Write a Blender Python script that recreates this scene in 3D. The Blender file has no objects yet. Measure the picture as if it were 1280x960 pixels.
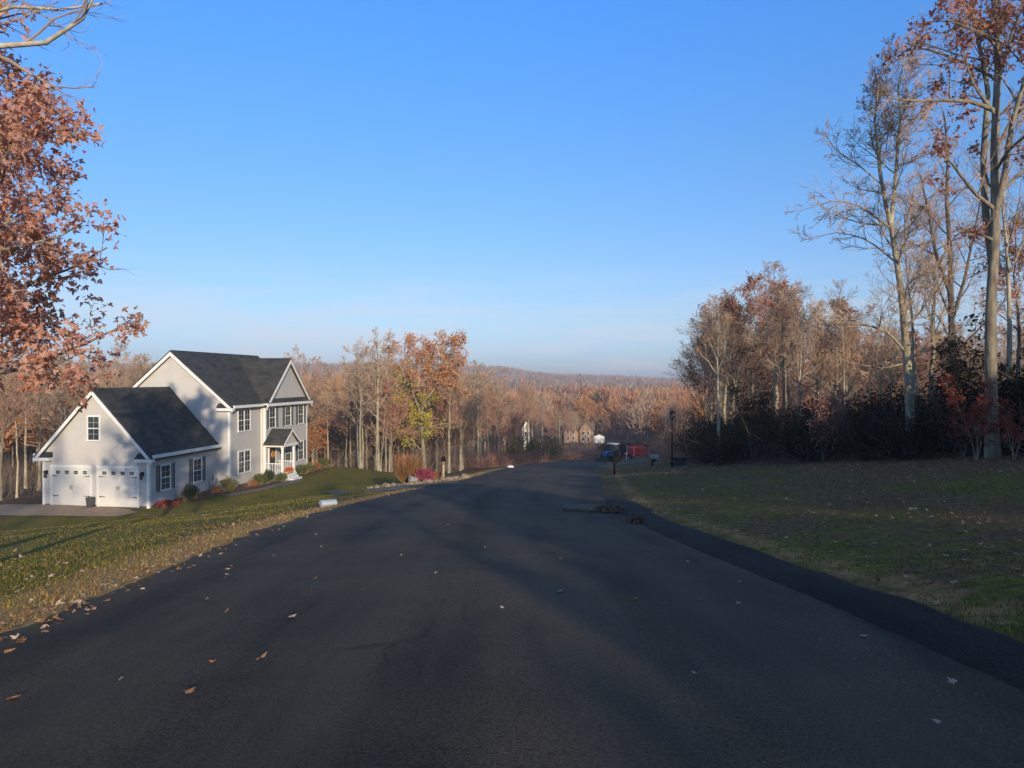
import bpy, math, random
import numpy as np
from mathutils import Vector, Matrix
random.seed(7)
RNG = np.random.default_rng(11)
SC = bpy.context.scene
COL = SC.collection
rad = math.radians

# ------------------------------------------------------------------ camera numbers
F, CX, HY, EYE = 887.0, 640.0, 474.0, 1.6          # focal length in photo pixels, centre column, horizon row, eye height

# ------------------------------------------------------------------ terrain
LE = np.array([(-140, -4.2), (-30, -4.0), (0, -4.1), (6, -4.3), (9.5, -4.65), (14.6, -5.0), (21, -4.8), (30, -3.8), (41, -2.3), (64, -.6),
               (82, 1.6), (95, 4.6), (112, 9), (130, 16), (150, 27), (6000, 2200)], float)
RE = np.array([(-140, 3.4), (-30, 3.4), (0, 3.4), (6, 3.4), (10, 3.05), (14.6, 2.7), (20, 2.75), (25, 3.1), (38, 4.7), (64, 7.9), (82, 10.2),
               (93, 12), (112, 17), (130, 25), (150, 36), (6000, 2210)], float)
def smooth_interp(tab):
    ys = np.concatenate([np.arange(-140, 160, 1.0), [6000]])
    v = np.interp(ys, tab[:, 0], tab[:, 1])
    k = np.array([1, 2, 3, 4, 3, 2, 1.]); k /= k.sum()
    p = np.concatenate([v[:3][::-1], v[:-1], v[-4:-1]])
    s = np.convolve(p, k, 'valid')
    return ys, np.concatenate([s, v[-1:]])
LY, LX = smooth_interp(LE); RY, RX = smooth_interp(RE)
def edgeL(y): return np.interp(y, LY, LX)
def edgeR(y): return np.interp(y, RY, RX)
PROF = np.array([(-140, 6), (-40, 3.2), (-12, 1.2), (120, -12), (150, -14.4), (180, -15.6), (230, -16.4), (400, -17), (6000, -17)], float)
def R(y): return np.interp(y, PROF[:, 0], PROF[:, 1])
def sstep(a, b, x):
    t = np.clip((x - a) / (b - a), 0, 1); return t * t * (3 - 2 * t)
PHI = rad(8.0)
HO = np.array([-22.27, 43.5]); HU = np.array([math.cos(PHI), -math.sin(PHI)]); HW = np.array([math.sin(PHI), math.cos(PHI)])
HZ = -6.3
RA = np.array([-2, -.9, -.5, -.2, -.1, -.02, .03, .07, .147, .22, .35, .6, 2]); RROW = np.array([446, 448, 453, 453, 454, 457.5, 463, 466.5, 469, 472, 468, 458, 450.])
def vnoise(x, y, s, seed=0):
    """cheap smooth value noise"""
    x = np.asarray(x, float) / s; y = np.asarray(y, float) / s
    xi = np.floor(x); yi = np.floor(y); fx = x - xi; fy = y - yi
    fx = fx * fx * (3 - 2 * fx); fy = fy * fy * (3 - 2 * fy)
    def h(a, b):
        v = np.sin(a * 127.1 + b * 311.7 + seed * 74.7) * 43758.5453
        return v - np.floor(v)
    return (h(xi, yi) * (1 - fx) + h(xi + 1, yi) * fx) * (1 - fy) + (h(xi, yi + 1) * (1 - fx) + h(xi + 1, yi + 1) * fx) * fy
def T(x, y):
    x = np.asarray(x, float); y = np.asarray(y, float)
    z = R(y).astype(float) if hasattr(R(y), 'astype') else R(y)
    lat = 1 - .9 * sstep(70, 150, y)
    dl = np.maximum(0, edgeL(y) - x); dr = np.maximum(0, x - edgeR(y) - .5)
    z = z - .13 * 22 * (1 - np.exp(-dl / 22)) * lat + .15 * 16 * (1 - np.exp(-dr / 16)) * lat
    # level pad round the house
    rx = x - HO[0]; ry = y - HO[1]
    u = rx * HU[0] + ry * HU[1]; w = rx * HW[0] + ry * HW[1]
    du = np.maximum(np.maximum(-7.3 - u, u - 2.2), 0); dw = np.maximum(np.maximum(-2.5 - w, w - 20), 0)
    m = 1 - sstep(.5, 13, np.hypot(du, dw))
    z = z * (1 - m) + HZ * m
    a = x / np.maximum(y, 50)
    ridge = EYE + (HY - np.interp(a, RA, RROW)) / F * 1400 - 16.5
    ridge = ridge + 3.0 * (vnoise(x, y, 260, 3) - .5)
    t = sstep(380, 1400, y)
    z = z * (1 - t) + ridge * t
    z = z - sstep(1450, 3200, y) * 45
    off = np.maximum(dl, dr)
    z = z + .10 * (vnoise(x, y, 3.1, 1) - .5) * np.clip(off / 3, 0, 1) + .5 * (vnoise(x, y, 17, 2) - .5) * np.clip((off - 6) / 10, 0, 1) * (1 - m)
    return z
def Tz(x, y): return float(T(x, y))
def at(px, py, d): return np.array([(px - CX) / F * d, d, EYE + (HY - py) / F * d])
def ground_at(px, py):
    """where the sight line through a photo pixel meets the ground"""
    d = np.geomspace(2.5, 400, 4000)
    x = (px - CX) / F * d; z = EYE + (HY - py) / F * d
    i = np.argmax(z < T(x, d)); return float(x[i]), float(d[i])

# ------------------------------------------------------------------ materials
def new_mat(name):
    m = bpy.data.materials.new(name); m.use_nodes = True
    nt = m.node_tree; nt.nodes.clear()
    out = nt.nodes.new('ShaderNodeOutputMaterial')
    return m, nt, out
def N(nt, t, **kw):
    n = nt.nodes.new(t)
    for k, v in kw.items():
        if k in n.inputs.keys() if isinstance(k, str) else False: n.inputs[k].default_value = v
        else: setattr(n, k, v)
    return n
def ramp(nt, stops, fac, interp='LINEAR'):
    r = nt.nodes.new('ShaderNodeValToRGB'); r.color_ramp.interpolation = interp
    el = r.color_ramp.elements
    while len(el) < len(stops): el.new(.5)
    for e, (p, c) in zip(el, stops): e.position = p; e.color = (*c, 1)
    nt.links.new(fac, r.inputs[0]); return r.outputs[0]
def noise(nt, scale, detail=4, vec=None, rough=.55):
    n = nt.nodes.new('ShaderNodeTexNoise'); n.inputs['Scale'].default_value = scale; n.inputs['Detail'].default_value = detail
    n.inputs['Roughness'].default_value = rough
    if vec is not None: nt.links.new(vec, n.inputs['Vector'])
    return n.outputs[0]
def pos(nt): return nt.nodes.new('ShaderNodeNewGeometry').outputs['Position']
def objco(nt): return nt.nodes.new('ShaderNodeTexCoord').outputs['Object']
def stretch(nt, vec, s):
    m = nt.nodes.new('ShaderNodeMapping'); m.inputs['Scale'].default_value = s; nt.links.new(vec, m.inputs['Vector']); return m.outputs[0]
def mixc(nt, a, b, fac, mode='MIX'):
    m = nt.nodes.new('ShaderNodeMix'); m.data_type = 'RGBA'; m.blend_type = mode
    for s, v in ((6, a), (7, b)):
        if isinstance(v, tuple): m.inputs[s].default_value = (*v, 1)
        else: nt.links.new(v, m.inputs[s])
    if isinstance(fac, (int, float)): m.inputs[0].default_value = fac
    else: nt.links.new(fac, m.inputs[0])
    return m.outputs[2]
def principled(nt, out, col, rough=.8, bump=None, bstr=.3, bdist=.02, spec=.3, metal=0.):
    b = nt.nodes.new('ShaderNodeBsdfPrincipled')
    if isinstance(col, tuple): b.inputs['Base Color'].default_value = (*col, 1)
    else: nt.links.new(col, b.inputs['Base Color'])
    if isinstance(rough, (int, float)): b.inputs['Roughness'].default_value = rough
    else: nt.links.new(rough, b.inputs['Roughness'])
    b.inputs['Specular IOR Level'].default_value = spec; b.inputs['Metallic'].default_value = metal
    if bump is not None:
        bn = nt.nodes.new('ShaderNodeBump'); bn.inputs['Strength'].default_value = bstr; bn.inputs['Distance'].default_value = bdist
        nt.links.new(bump, bn.inputs['Height']); nt.links.new(bn.outputs[0], b.inputs['Normal'])
    nt.links.new(b.outputs[0], out.inputs[0]); return b
def simple(name, c, rough=.7, var=.15, scale=3., spec=.3, metal=0., bump=0.):
    m, nt, out = new_mat(name)
    n = noise(nt, scale, 5, objco(nt))
    lo = tuple(max(0, v * (1 - var)) for v in c); hi = tuple(v * (1 + var) for v in c)
    principled(nt, out, ramp(nt, [(.3, lo), (.7, hi)], n), rough, n if bump else None, bump, .02, spec, metal)
    return m
def island_leaf(name, cols, transl=.25):
    m, nt, out = new_mat(name)
    g = nt.nodes.new('ShaderNodeNewGeometry')
    st = [((i + .5) / len(cols), c) for i, c in enumerate(cols)]
    c = ramp(nt, st, g.outputs['Random Per Island'])
    d = nt.nodes.new('ShaderNodeBsdfDiffuse'); t = nt.nodes.new('ShaderNodeBsdfTranslucent')
    nt.links.new(c, d.inputs[0]); nt.links.new(c, t.inputs[0])
    x = nt.nodes.new('ShaderNodeMixShader'); x.inputs[0].default_value = transl
    nt.links.new(d.outputs[0], x.inputs[1]); nt.links.new(t.outputs[0], x.inputs[2]); nt.links.new(x.outputs[0], out.inputs[0])
    return m
def bark_mat(name, lo, hi, ring=0.):
    m, nt, out = new_mat(name)
    oc = objco(nt)
    n = noise(nt, 5, 6, stretch(nt, oc, (2.2, 2.2, .45)))
    n2 = noise(nt, .9, 3, oc)
    c = ramp(nt, [(.28, lo), (.62, hi)], n)
    oi = nt.nodes.new('ShaderNodeObjectInfo')
    v = nt.nodes.new('ShaderNodeMapRange'); nt.links.new(oi.outputs['Random'], v.inputs[0]); v.inputs[3].default_value = .7; v.inputs[4].default_value = 1.2
    c = mixc(nt, c, v.outputs[0], 1., 'MULTIPLY')
    c = mixc(nt, c, tuple(a * .6 for a in lo), ramp(nt, [(.45, (0, 0, 0)), (.75, (.8, .8, .8))], n2))
    principled(nt, out, c, .9, n, .6, .03, .1)
    return m
M = {}
M['bark'] = bark_mat('bark_grey_brown', (.15, .12, .085), (.38, .33, .24))
M['bark_pale'] = bark_mat('bark_pale_tan', (.24, .20, .14), (.54, .47, .33))
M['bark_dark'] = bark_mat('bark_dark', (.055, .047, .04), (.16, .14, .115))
M['twig'] = simple('twig_brown', (.42, .29, .195), .9, .3, 2., .1)
M['twig_red'] = simple('twig_reddish', (.42, .24, .165), .9, .3, 2., .1)
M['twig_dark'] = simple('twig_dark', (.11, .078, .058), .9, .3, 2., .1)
M['stem'] = simple('stem_brown', (.19, .135, .095), .9, .35, 2., .1)
M['leaf_russet'] = island_leaf('leaf_russet', [(.55, .26, .17), (.68, .37, .27), (.62, .35, .27), (.74, .48, .38), (.46, .19, .12)], .38)
M['leaf_oak'] = island_leaf('leaf_oak_rust', [(.40, .17, .10), (.52, .25, .16), (.34, .14, .085), (.58, .31, .22), (.28, .11, .065)], .34)
M['leaf_dull'] = island_leaf('leaf_dull_russet', [(.33, .15, .10), (.42, .21, .15), (.30, .17, .14), (.46, .27, .20)])
M['leaf_orange'] = island_leaf('leaf_orange', [(.58, .25, .09), (.66, .34, .15), (.52, .21, .09), (.60, .36, .20)])
M['leaf_yellow'] = island_leaf('leaf_yellow_green', [(.50, .44, .06), (.58, .47, .08), (.36, .40, .06), (.60, .40, .07)])
M['leaf_copper'] = island_leaf('leaf_copper', [(.46, .20, .09), (.38, .14, .06), (.50, .26, .13)])
M['leaf_red'] = island_leaf('leaf_red', [(.30, .06, .04), (.40, .10, .05), (.24, .06, .04)])
M['leaf_evergreen'] = island_leaf('leaf_evergreen', [(.030, .050, .020), (.045, .07, .028), (.05, .06, .03)], .1)
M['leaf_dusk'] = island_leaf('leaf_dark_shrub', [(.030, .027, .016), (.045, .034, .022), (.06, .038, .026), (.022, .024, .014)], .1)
M['leaf_green'] = island_leaf('leaf_shrub_green', [(.07, .11, .03), (.10, .14, .04), (.13, .15, .05)], .2)
M['leaf_olive'] = island_leaf('leaf_shrub_olive', [(.17, .16, .05), (.22, .17, .06), (.13, .14, .05)], .2)
M['leaf_tan'] = island_leaf('leaf_dry_tan', [(.34, .24, .17), (.25, .16, .11), (.42, .33, .26), (.48, .40, .33), (.24, .14, .09)], .1)
M['leaf_litter'] = island_leaf('leaf_litter', [(.24, .12, .065), (.32, .17, .09), (.17, .085, .05), (.38, .23, .13), (.50, .38, .26)], .05)
M['leaf_dark'] = island_leaf('leaf_dark_shade', [(.14, .085, .06), (.19, .12, .085), (.10, .065, .05), (.26, .19, .14)], .05)  # leaf heap colours, darkened so the shade is part of the colour
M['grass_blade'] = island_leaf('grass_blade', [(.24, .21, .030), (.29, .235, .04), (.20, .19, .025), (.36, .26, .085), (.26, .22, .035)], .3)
M['grass_dull'] = island_leaf('grass_dull', [(.085, .098, .022), (.115, .105, .032), (.075, .092, .02), (.14, .10, .045)], .2)  # right lawn blades: duller colours with the lawn's shade mixed in
M['grass_dry'] = island_leaf('grass_dry', [(.52, .32, .10), (.42, .25, .08), (.60, .40, .15), (.34, .21, .07)], .3)
M['plume'] = island_leaf('plume_grass', [(.40, .20, .09), (.32, .17, .06), (.26, .16, .05), (.45, .25, .14)], .3)
M['mum_pink'] = island_leaf('mum_pink', [(.42, .05, .14), (.52, .09, .20), (.34, .04, .10), (.20, .12, .06)], .2)
M['mum_orange'] = island_leaf('mum_orange', [(.66, .17, .04), (.72, .24, .06), (.58, .12, .03)], .2)
M['mum_red'] = island_leaf('low_red_leaf', [(.36, .05, .05), (.28, .05, .05), (.20, .06, .04)], .2)
M['white'] = simple('white_trim', (.80, .79, .75), .5, .04)
M['door_white'] = simple('garage_door_white', (.68, .655, .60), .5, .04)
M['shutter'] = simple('shutter_dark_green', (.035, .055, .055), .6, .2)
M['black'] = simple('black_metal', (.008, .008, .009), .8, .3, 3., .1)
M['iron'] = simple('black_iron', (.012, .012, .013), .7, .3, 3., .15)
M['bin'] = simple('bin_grey_plastic', (.075, .078, .085), .55, .15)
M['stone'] = simple('field_stone', (.26, .20, .15), .9, .4, 4., .2, 0, .4)
M['stone_grey'] = simple('grey_stone', (.30, .29, .28), .9, .3, 3., .2, 0, .4)
M['slab'] = simple('concrete_slab', (.12, .10, .08), .9, .3, 6., .2, 0, .3)
M['post_wood'] = simple('post_wood', (.46, .33, .22), .85, .25, 4.)
M['red_paint'] = simple('red_paint', (.80, .03, .035), .35, .15, 2., .5)
M['blue_paint'] = simple('blue_paint', (.04, .17, .42), .3, .1, 2., .5)
M['tractor_dark'] = simple('dark_green_paint', (.016, .035, .032), .4, .2, 2., .5)
M['tyre'] = simple('tyre_rubber', (.02, .02, .02), .9, .2)
M['grey_metal'] = simple('grey_metal', (.35, .36, .37), .4, .15, 3., .5)
M['white_plastic'] = simple('white_plastic', (.60, .64, .69), .4, .06)
M['lamp_glass'] = simple('lamp_glass', (.10, .10, .095), .2, .1, 3., .5)
M['brick'] = simple('brick_tan', (.40, .26, .17), .9, .25, 6.)
M['far_roof'] = simple('far_roof', (.12, .075, .06), .9, .2)
M['mulch'] = simple('mulch', (.13, .075, .05), .95, .4, 5., .1, 0, .5)
M['wood_door'] = simple('front_door_dark', (.06, .045, .04), .5, .2)
M['amber'] = simple('wreath_amber', (.50, .25, .05), .8, .3)
def glass_mat():
    m, nt, out = new_mat('window_glass')
    n = noise(nt, .7, 2, objco(nt))
    principled(nt, out, ramp(nt, [(.3, (.025, .035, .045)), (.7, (.07, .085, .09))], n), .08, n, .05, .02, .6); return m
M['glass'] = glass_mat()
def siding():
    m, nt, out = new_mat('lap_siding')
    oc = objco(nt)
    sx = nt.nodes.new('ShaderNodeSeparateXYZ'); nt.links.new(oc, sx.inputs[0])
    ml = nt.nodes.new('ShaderNodeMath'); ml.operation = 'MULTIPLY'; ml.inputs[1].default_value = 1 / .115; nt.links.new(sx.outputs[2], ml.inputs[0])
    fr = nt.nodes.new('ShaderNodeMath'); fr.operation = 'FRACT'; nt.links.new(ml.outputs[0], fr.inputs[0])
    n = noise(nt, .6, 4, oc)
    n2 = noise(nt, 3.5, 4, stretch(nt, oc, (1, 1, .25)))
    c = ramp(nt, [(.3, (.54, .51, .475)), (.7, (.60, .57, .53))], n)
    c = mixc(nt, c, (.50, .48, .45), ramp(nt, [(.5, (0, 0, 0)), (.8, (.45, .45, .45))], n2))
    c = mixc(nt, c, (.34, .33, .33), ramp(nt, [(.0, (.8, .8, .8)), (.10, (0, 0, 0))], fr.outputs[0]))
    principled(nt, out, c, .6, fr.outputs[0], .5, .015, .25); return m
M['siding'] = siding()
def shingle():
    m, nt, out = new_mat('asphalt_shingle')
    oc = objco(nt)
    b = nt.nodes.new('ShaderNodeTexBrick'); b.inputs['Scale'].default_value = 1.; b.inputs['Brick Width'].default_value = .5; b.inputs['Row Height'].default_value = .2
    b.inputs['Mortar Size'].default_value = .008
    for i, c in ((1, (.032, .034, .034)), (2, (.062, .062, .058)), (3, (.018, .018, .018))): b.inputs[i].default_value = (*c, 1)
    sx = nt.nodes.new('ShaderNodeSeparateXYZ'); nt.links.new(oc, sx.inputs[0])
    ad = nt.nodes.new('ShaderNodeMath'); nt.links.new(sx.outputs[0], ad.inputs[0]); nt.links.new(sx.outputs[1], ad.inputs[1])
    cb = nt.nodes.new('ShaderNodeCombineXYZ'); nt.links.new(ad.outputs[0], cb.inputs[0]); nt.links.new(sx.outputs[2], cb.inputs[1])
    nt.links.new(cb.outputs[0], b.inputs['Vector'])
    n = noise(nt, 1.1, 5, oc)
    c = mixc(nt, b.outputs[0], (.085, .085, .078), ramp(nt, [(.42, (0, 0, 0)), (.72, (.6, .6, .6))], n))
    principled(nt, out, c, .85, b.outputs['Fac'], -.3, .02, .25); return m
M['shingle'] = shingle()
def asphalt(name, base, patch, dust):
    m, nt, out = new_mat(name)
    p = pos(nt)
    fine = noise(nt, 55, 3, p, .7)
    agg = nt.nodes.new('ShaderNodeTexVoronoi'); agg.inputs['Scale'].default_value = 70; nt.links.new(p, agg.inputs['Vector'])
    mid = noise(nt, 1.3, 5, p); ac = nt.nodes.new('ShaderNodeAttribute'); ac.attribute_name = 'track'
    cr = nt.nodes.new('ShaderNodeTexVoronoi'); cr.feature = 'DISTANCE_TO_EDGE'; cr.inputs['Scale'].default_value = .42
    wv = nt.nodes.new('ShaderNodeVectorMath'); wn = nt.nodes.new('ShaderNodeTexNoise'); wn.inputs['Scale'].default_value = 1.6; wn.inputs['Detail'].default_value = 5; nt.links.new(p, wn.inputs['Vector'])
    wv.operation = 'MULTIPLY_ADD'; nt.links.new(wn.outputs[1], wv.inputs[0]); wv.inputs[1].default_value = (.9, .9, 0); nt.links.new(p, wv.inputs[2]); nt.links.new(wv.outputs[0], cr.inputs['Vector'])
    crk = mixc(nt, ramp(nt, [(.0, (1, 1, 1)), (.010, (0, 0, 0))], cr.outputs['Distance']), ramp(nt, [(.50, (0, 0, 0)), (.58, (.75, .75, .75))], noise(nt, .35, 3, p)), 1., 'MULTIPLY')
    streak = noise(nt, 1.0, 5, stretch(nt, p, (1.6, .10, 1)))
    big = noise(nt, .23, 4, p)
    c = ramp(nt, [(.3, tuple(v * .8 for v in base)), (.7, tuple(v * 1.25 for v in base))], mid)
    c = mixc(nt, c, patch, ramp(nt, [(.46, (0, 0, 0)), (.60, (.9, .9, .9))], streak))
    c = mixc(nt, c, dust, ramp(nt, [(.44, (0, 0, 0)), (.66, (.75, .75, .75))], big))
    c = mixc(nt, c, (.5, .5, .5), ramp(nt, [(.25, (1, 1, 1)), (.75, (0, 0, 0))], fine), 'OVERLAY') if False else mixc(nt, c, ramp(nt, [(.3, (.22, .22, .22)), (.7, (2.0, 2.0, 2.0))], fine), 1., 'MULTIPLY')
    c = mixc(nt, c, tuple(v * 1.6 for v in base), ac.outputs['Fac']); c = mixc(nt, c, tuple(v * .35 for v in base), crk)
    sp = ramp(nt, [(.0, (1, 1, 1)), (.16, (0, 0, 0))], agg.outputs['Distance'])
    sel = ramp(nt, [(.74, (0, 0, 0)), (.8, (1, 1, 1))], agg.outputs['Color'])
    c = mixc(nt, c, (.30, .28, .25), mixc(nt, sp, sel, 1., 'MULTIPLY'))
    principled(nt, out, c, .88, fine, .55, .006, .16); return m
M['asphalt'] = asphalt('asphalt', (.064, .051, .037), (.034, .029, .023), (.112, .082, .053))
M['kerb'] = asphalt('kerb_asphalt', (.026, .023, .019), (.018, .016, .014), (.045, .036, .027))
M['gravel'] = asphalt('gravel_brown', (.36, .25, .165), (.27, .18, .115), (.42, .30, .2))
M['drive'] = asphalt('driveway_paving', (.17, .155, .14), (.13, .12, .11), (.22, .20, .17))
def ground_mat():
    m, nt, out = new_mat('ground_cover')
    p = pos(nt)
    def att(n):
        a = nt.nodes.new('ShaderNodeAttribute'); a.attribute_name = n; return a.outputs['Fac']
    n1 = noise(nt, .55, 6, p); n2 = noise(nt, 7, 5, p, .65); n3 = noise(nt, 2.2, 5, p)
    g = ramp(nt, [(.3, (.10, .105, .016)), (.5, (.15, .14, .026)), (.68, (.20, .15, .045))], n1)
    g = mixc(nt, g, ramp(nt, [(.25, (.45, .45, .45)), (.75, (1.6, 1.55, 1.45))], n2), 1., 'MULTIPLY')
    g = mixc(nt, g, (.17, .105, .055), ramp(nt, [(.52, (0, 0, 0)), (.68, (.8, .8, .8))], n3))
    li = ramp(nt, [(.3, (.085, .048, .03)), (.5, (.16, .09, .052)), (.72, (.27, .17, .10))], n2)
    li = mixc(nt, li, (.10, .07, .045), ramp(nt, [(.4, (0, 0, 0)), (.7, (.7, .7, .7))], n1))
    di = ramp(nt, [(.3, (.33, .185, .07)), (.7, (.56, .35, .15))], n2)
    def edge(a):
        ad = nt.nodes.new('ShaderNodeMath'); ad.operation = 'MULTIPLY_ADD'; nt.links.new(n3, ad.inputs[0]); ad.inputs[1].default_value = .7; nt.links.new(a, ad.inputs[2])
        return ramp(nt, [(.62, (0, 0, 0)), (.95, (1, 1, 1))], ad.outputs[0])
    c = mixc(nt, g, li, edge(att('litter')))
    c = mixc(nt, c, di, edge(att('dirt')))
    principled(nt, out, c, .95, n2, .8, .05, .1); return m
M['ground'] = ground_mat()
def vcol_mat(name, transl=.2):
    m, nt, out = new_mat(name)
    a = nt.nodes.new('ShaderNodeAttribute'); a.attribute_name = 'tint'
    g = nt.nodes.new('ShaderNodeNewGeometry')
    v = nt.nodes.new('ShaderNodeMapRange'); nt.links.new(g.outputs['Random Per Island'], v.inputs[0]); v.inputs[3].default_value = .7; v.inputs[4].default_value = 1.3
    c = mixc(nt, a.outputs['Color'], v.outputs[0], 1., 'MULTIPLY')
    d = nt.nodes.new('ShaderNodeBsdfDiffuse'); nt.links.new(c, d.inputs[0])
    t = nt.nodes.new('ShaderNodeBsdfTranslucent'); nt.links.new(c, t.inputs[0])
    x = nt.nodes.new('ShaderNodeMixShader'); x.inputs[0].default_value = transl
    nt.links.new(d.outputs[0], x.inputs[1]); nt.links.new(t.outputs[0], x.inputs[2]); nt.links.new(x.outputs[0], out.inputs[0]); return m
M['far'] = vcol_mat('far_foliage')

# ------------------------------------------------------------------ mesh helpers
def np_mesh(name, V, faces, mats, midx=None, smooth=False, attrs=None):
    """faces: list of (k, int array (n,k))"""
    me = bpy.data.meshes.new(name)
    V = np.ascontiguousarray(V, np.float32)
    nl = sum(f.size for f in faces); nf = sum(len(f) for f in faces)
    me.vertices.add(len(V)); me.vertices.foreach_set('co', V.ravel())
    me.loops.add(nl); me.polygons.add(nf)
    me.loops.foreach_set('vertex_index', np.concatenate([f.ravel() for f in faces]).astype(np.int32))
    tot = np.concatenate([np.full(len(f), f.shape[1]) for f in faces]).astype(np.int32)
    st = np.concatenate([[0], np.cumsum(tot)[:-1]]).astype(np.int32)
    me.polygons.foreach_set('loop_start', st)
    if midx is not None: me.polygons.foreach_set('material_index', np.asarray(midx, np.int32))
    me.polygons.foreach_set('use_smooth', np.full(nf, smooth))
    for k, a in (attrs or {}).items():
        if a.ndim == 2:
            at_ = me.attributes.new(k, 'FLOAT_COLOR', 'POINT'); c = np.ones((len(V), 4), np.float32); c[:, :3] = a; at_.data.foreach_set('color', c.ravel())
        else:
            at_ = me.attributes.new(k, 'FLOAT', 'POINT'); at_.data.foreach_set('value', a.astype(np.float32))
    for m in mats: me.materials.append(m)
    me.update(calc_edges=True); me.validate()
    return me
def link(name, me, parent=None, loc=None):
    o = bpy.data.objects.new(name, me); COL.objects.link(o)
    if parent: o.parent = parent
    if loc is not None: o.location = loc
    return o
def tag(o, label=None, cat=None, group=None, kind=None):
    if label: o['label'] = label
    if cat: o['category'] = cat
    if group: o['group'] = group
    if kind: o['kind'] = kind
    return o
def thing(name, label, cat, loc=(0, 0, 0), rz=0., group=None, scale=1.):
    o = bpy.data.objects.new(name, None); COL.objects.link(o); o.empty_display_size = .3
    o.location = loc; o.rotation_euler = (0, 0, rz); o.scale = (scale,) * 3
    return tag(o, label, cat, group)
class MB:
    def __init__(s): s.v = []; s.f = []
    def add(s, vs, fs):
        b = len(s.v); s.v += [tuple(map(float, p)) for p in vs]; s.f += [tuple(i + b for i in f) for f in fs]; return s
    def box(s, c, size, rot=None):
        h = [v / 2 for v in size]; P = []
        for x in (-1, 1):
            for y in (-1, 1):
                for z in (-1, 1):
                    q = Vector((x * h[0], y * h[1], z * h[2]))
                    if rot is not None: q = rot @ q
                    P.append((c[0] + q.x, c[1] + q.y, c[2] + q.z))
        return s.add(P, [(0, 1, 3, 2), (4, 6, 7, 5), (0, 4, 5, 1), (2, 3, 7, 6), (0, 2, 6, 4), (1, 5, 7, 3)])
    def bx(s, x0, x1, y0, y1, z0, z1): return s.box(((x0 + x1) / 2, (y0 + y1) / 2, (z0 + z1) / 2), (x1 - x0, y1 - y0, z1 - z0))
    def prism(s, poly, vec):
        n = len(poly); a = [tuple(p) for p in poly]; b = [tuple(p[i] + vec[i] for i in range(3)) for p in poly]
        return s.add(a + b, [tuple(range(n))[::-1], tuple(range(n, 2 * n))] + [(i, (i + 1) % n, n + (i + 1) % n, n + i) for i in range(n)])
    def tube(s, pts, radii, k=8):
        pts = [Vector(p) for p in pts]; V = []; F_ = []
        for i, p in enumerate(pts):
            t = (pts[min(i + 1, len(pts) - 1)] - pts[max(i - 1, 0)]).normalized()
            ref = Vector((0, 0, 1)) if abs(t.z) < .8 else Vector((1, 0, 0))
            u = t.cross(ref).normalized(); w = t.cross(u)
            r = radii[i] if hasattr(radii, '__len__') else radii
            V += [tuple(p + r * (math.cos(a) * u + math.sin(a) * w)) for a in (2 * math.pi * j / k for j in range(k))]
        for i in range(len(pts) - 1):
            F_ += [(i * k + j, i * k + (j + 1) % k, (i + 1) * k + (j + 1) % k, (i + 1) * k + j) for j in range(k)]
        F_ += [tuple(range(k))[::-1], tuple(range((len(pts) - 1) * k, len(pts) * k))]
        return s.add(V, F_)
    def lathe(s, prof, c, k=16, axis='z'):
        V = []; F_ = []
        for r, h in prof:
            for j in range(k):
                a = 2 * math.pi * j / k
                q = (r * math.cos(a), r * math.sin(a), h)
                if axis == 'x': q = (h, q[0], q[1])
                if axis == 'y': q = (q[0], h, q[1])
                V.append((c[0] + q[0], c[1] + q[1], c[2] + q[2]))
        for i in range(len(prof) - 1):
            F_ += [(i * k + j, i * k + (j + 1) % k, (i + 1) * k + (j + 1) % k, (i + 1) * k + j) for j in range(k)]
        F_ += [tuple(range(k))[::-1], tuple(range((len(prof) - 1) * k, len(prof) * k))]
        return s.add(V, F_)
    def build(s, name, mat, parent=None, bevel=0., smooth=False, loc=None):
        me = bpy.data.meshes.new(name); me.from_pydata(s.v, [], s.f); me.materials.append(mat)
        bmfix(me)
        if smooth: me.polygons.foreach_set('use_smooth', [True] * len(me.polygons))
        o = link(name, me, parent, loc)
        if bevel:
            b = o.modifiers.new('bevel', 'BEVEL'); b.width = bevel; b.segments = 2; b.limit_method = 'ANGLE'
        return o
import bmesh
def bmfix(me):
    bm = bmesh.new(); bm.from_mesh(me); bmesh.ops.recalc_face_normals(bm, faces=bm.faces); bm.to_mesh(me); bm.free(); me.update()

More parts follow.
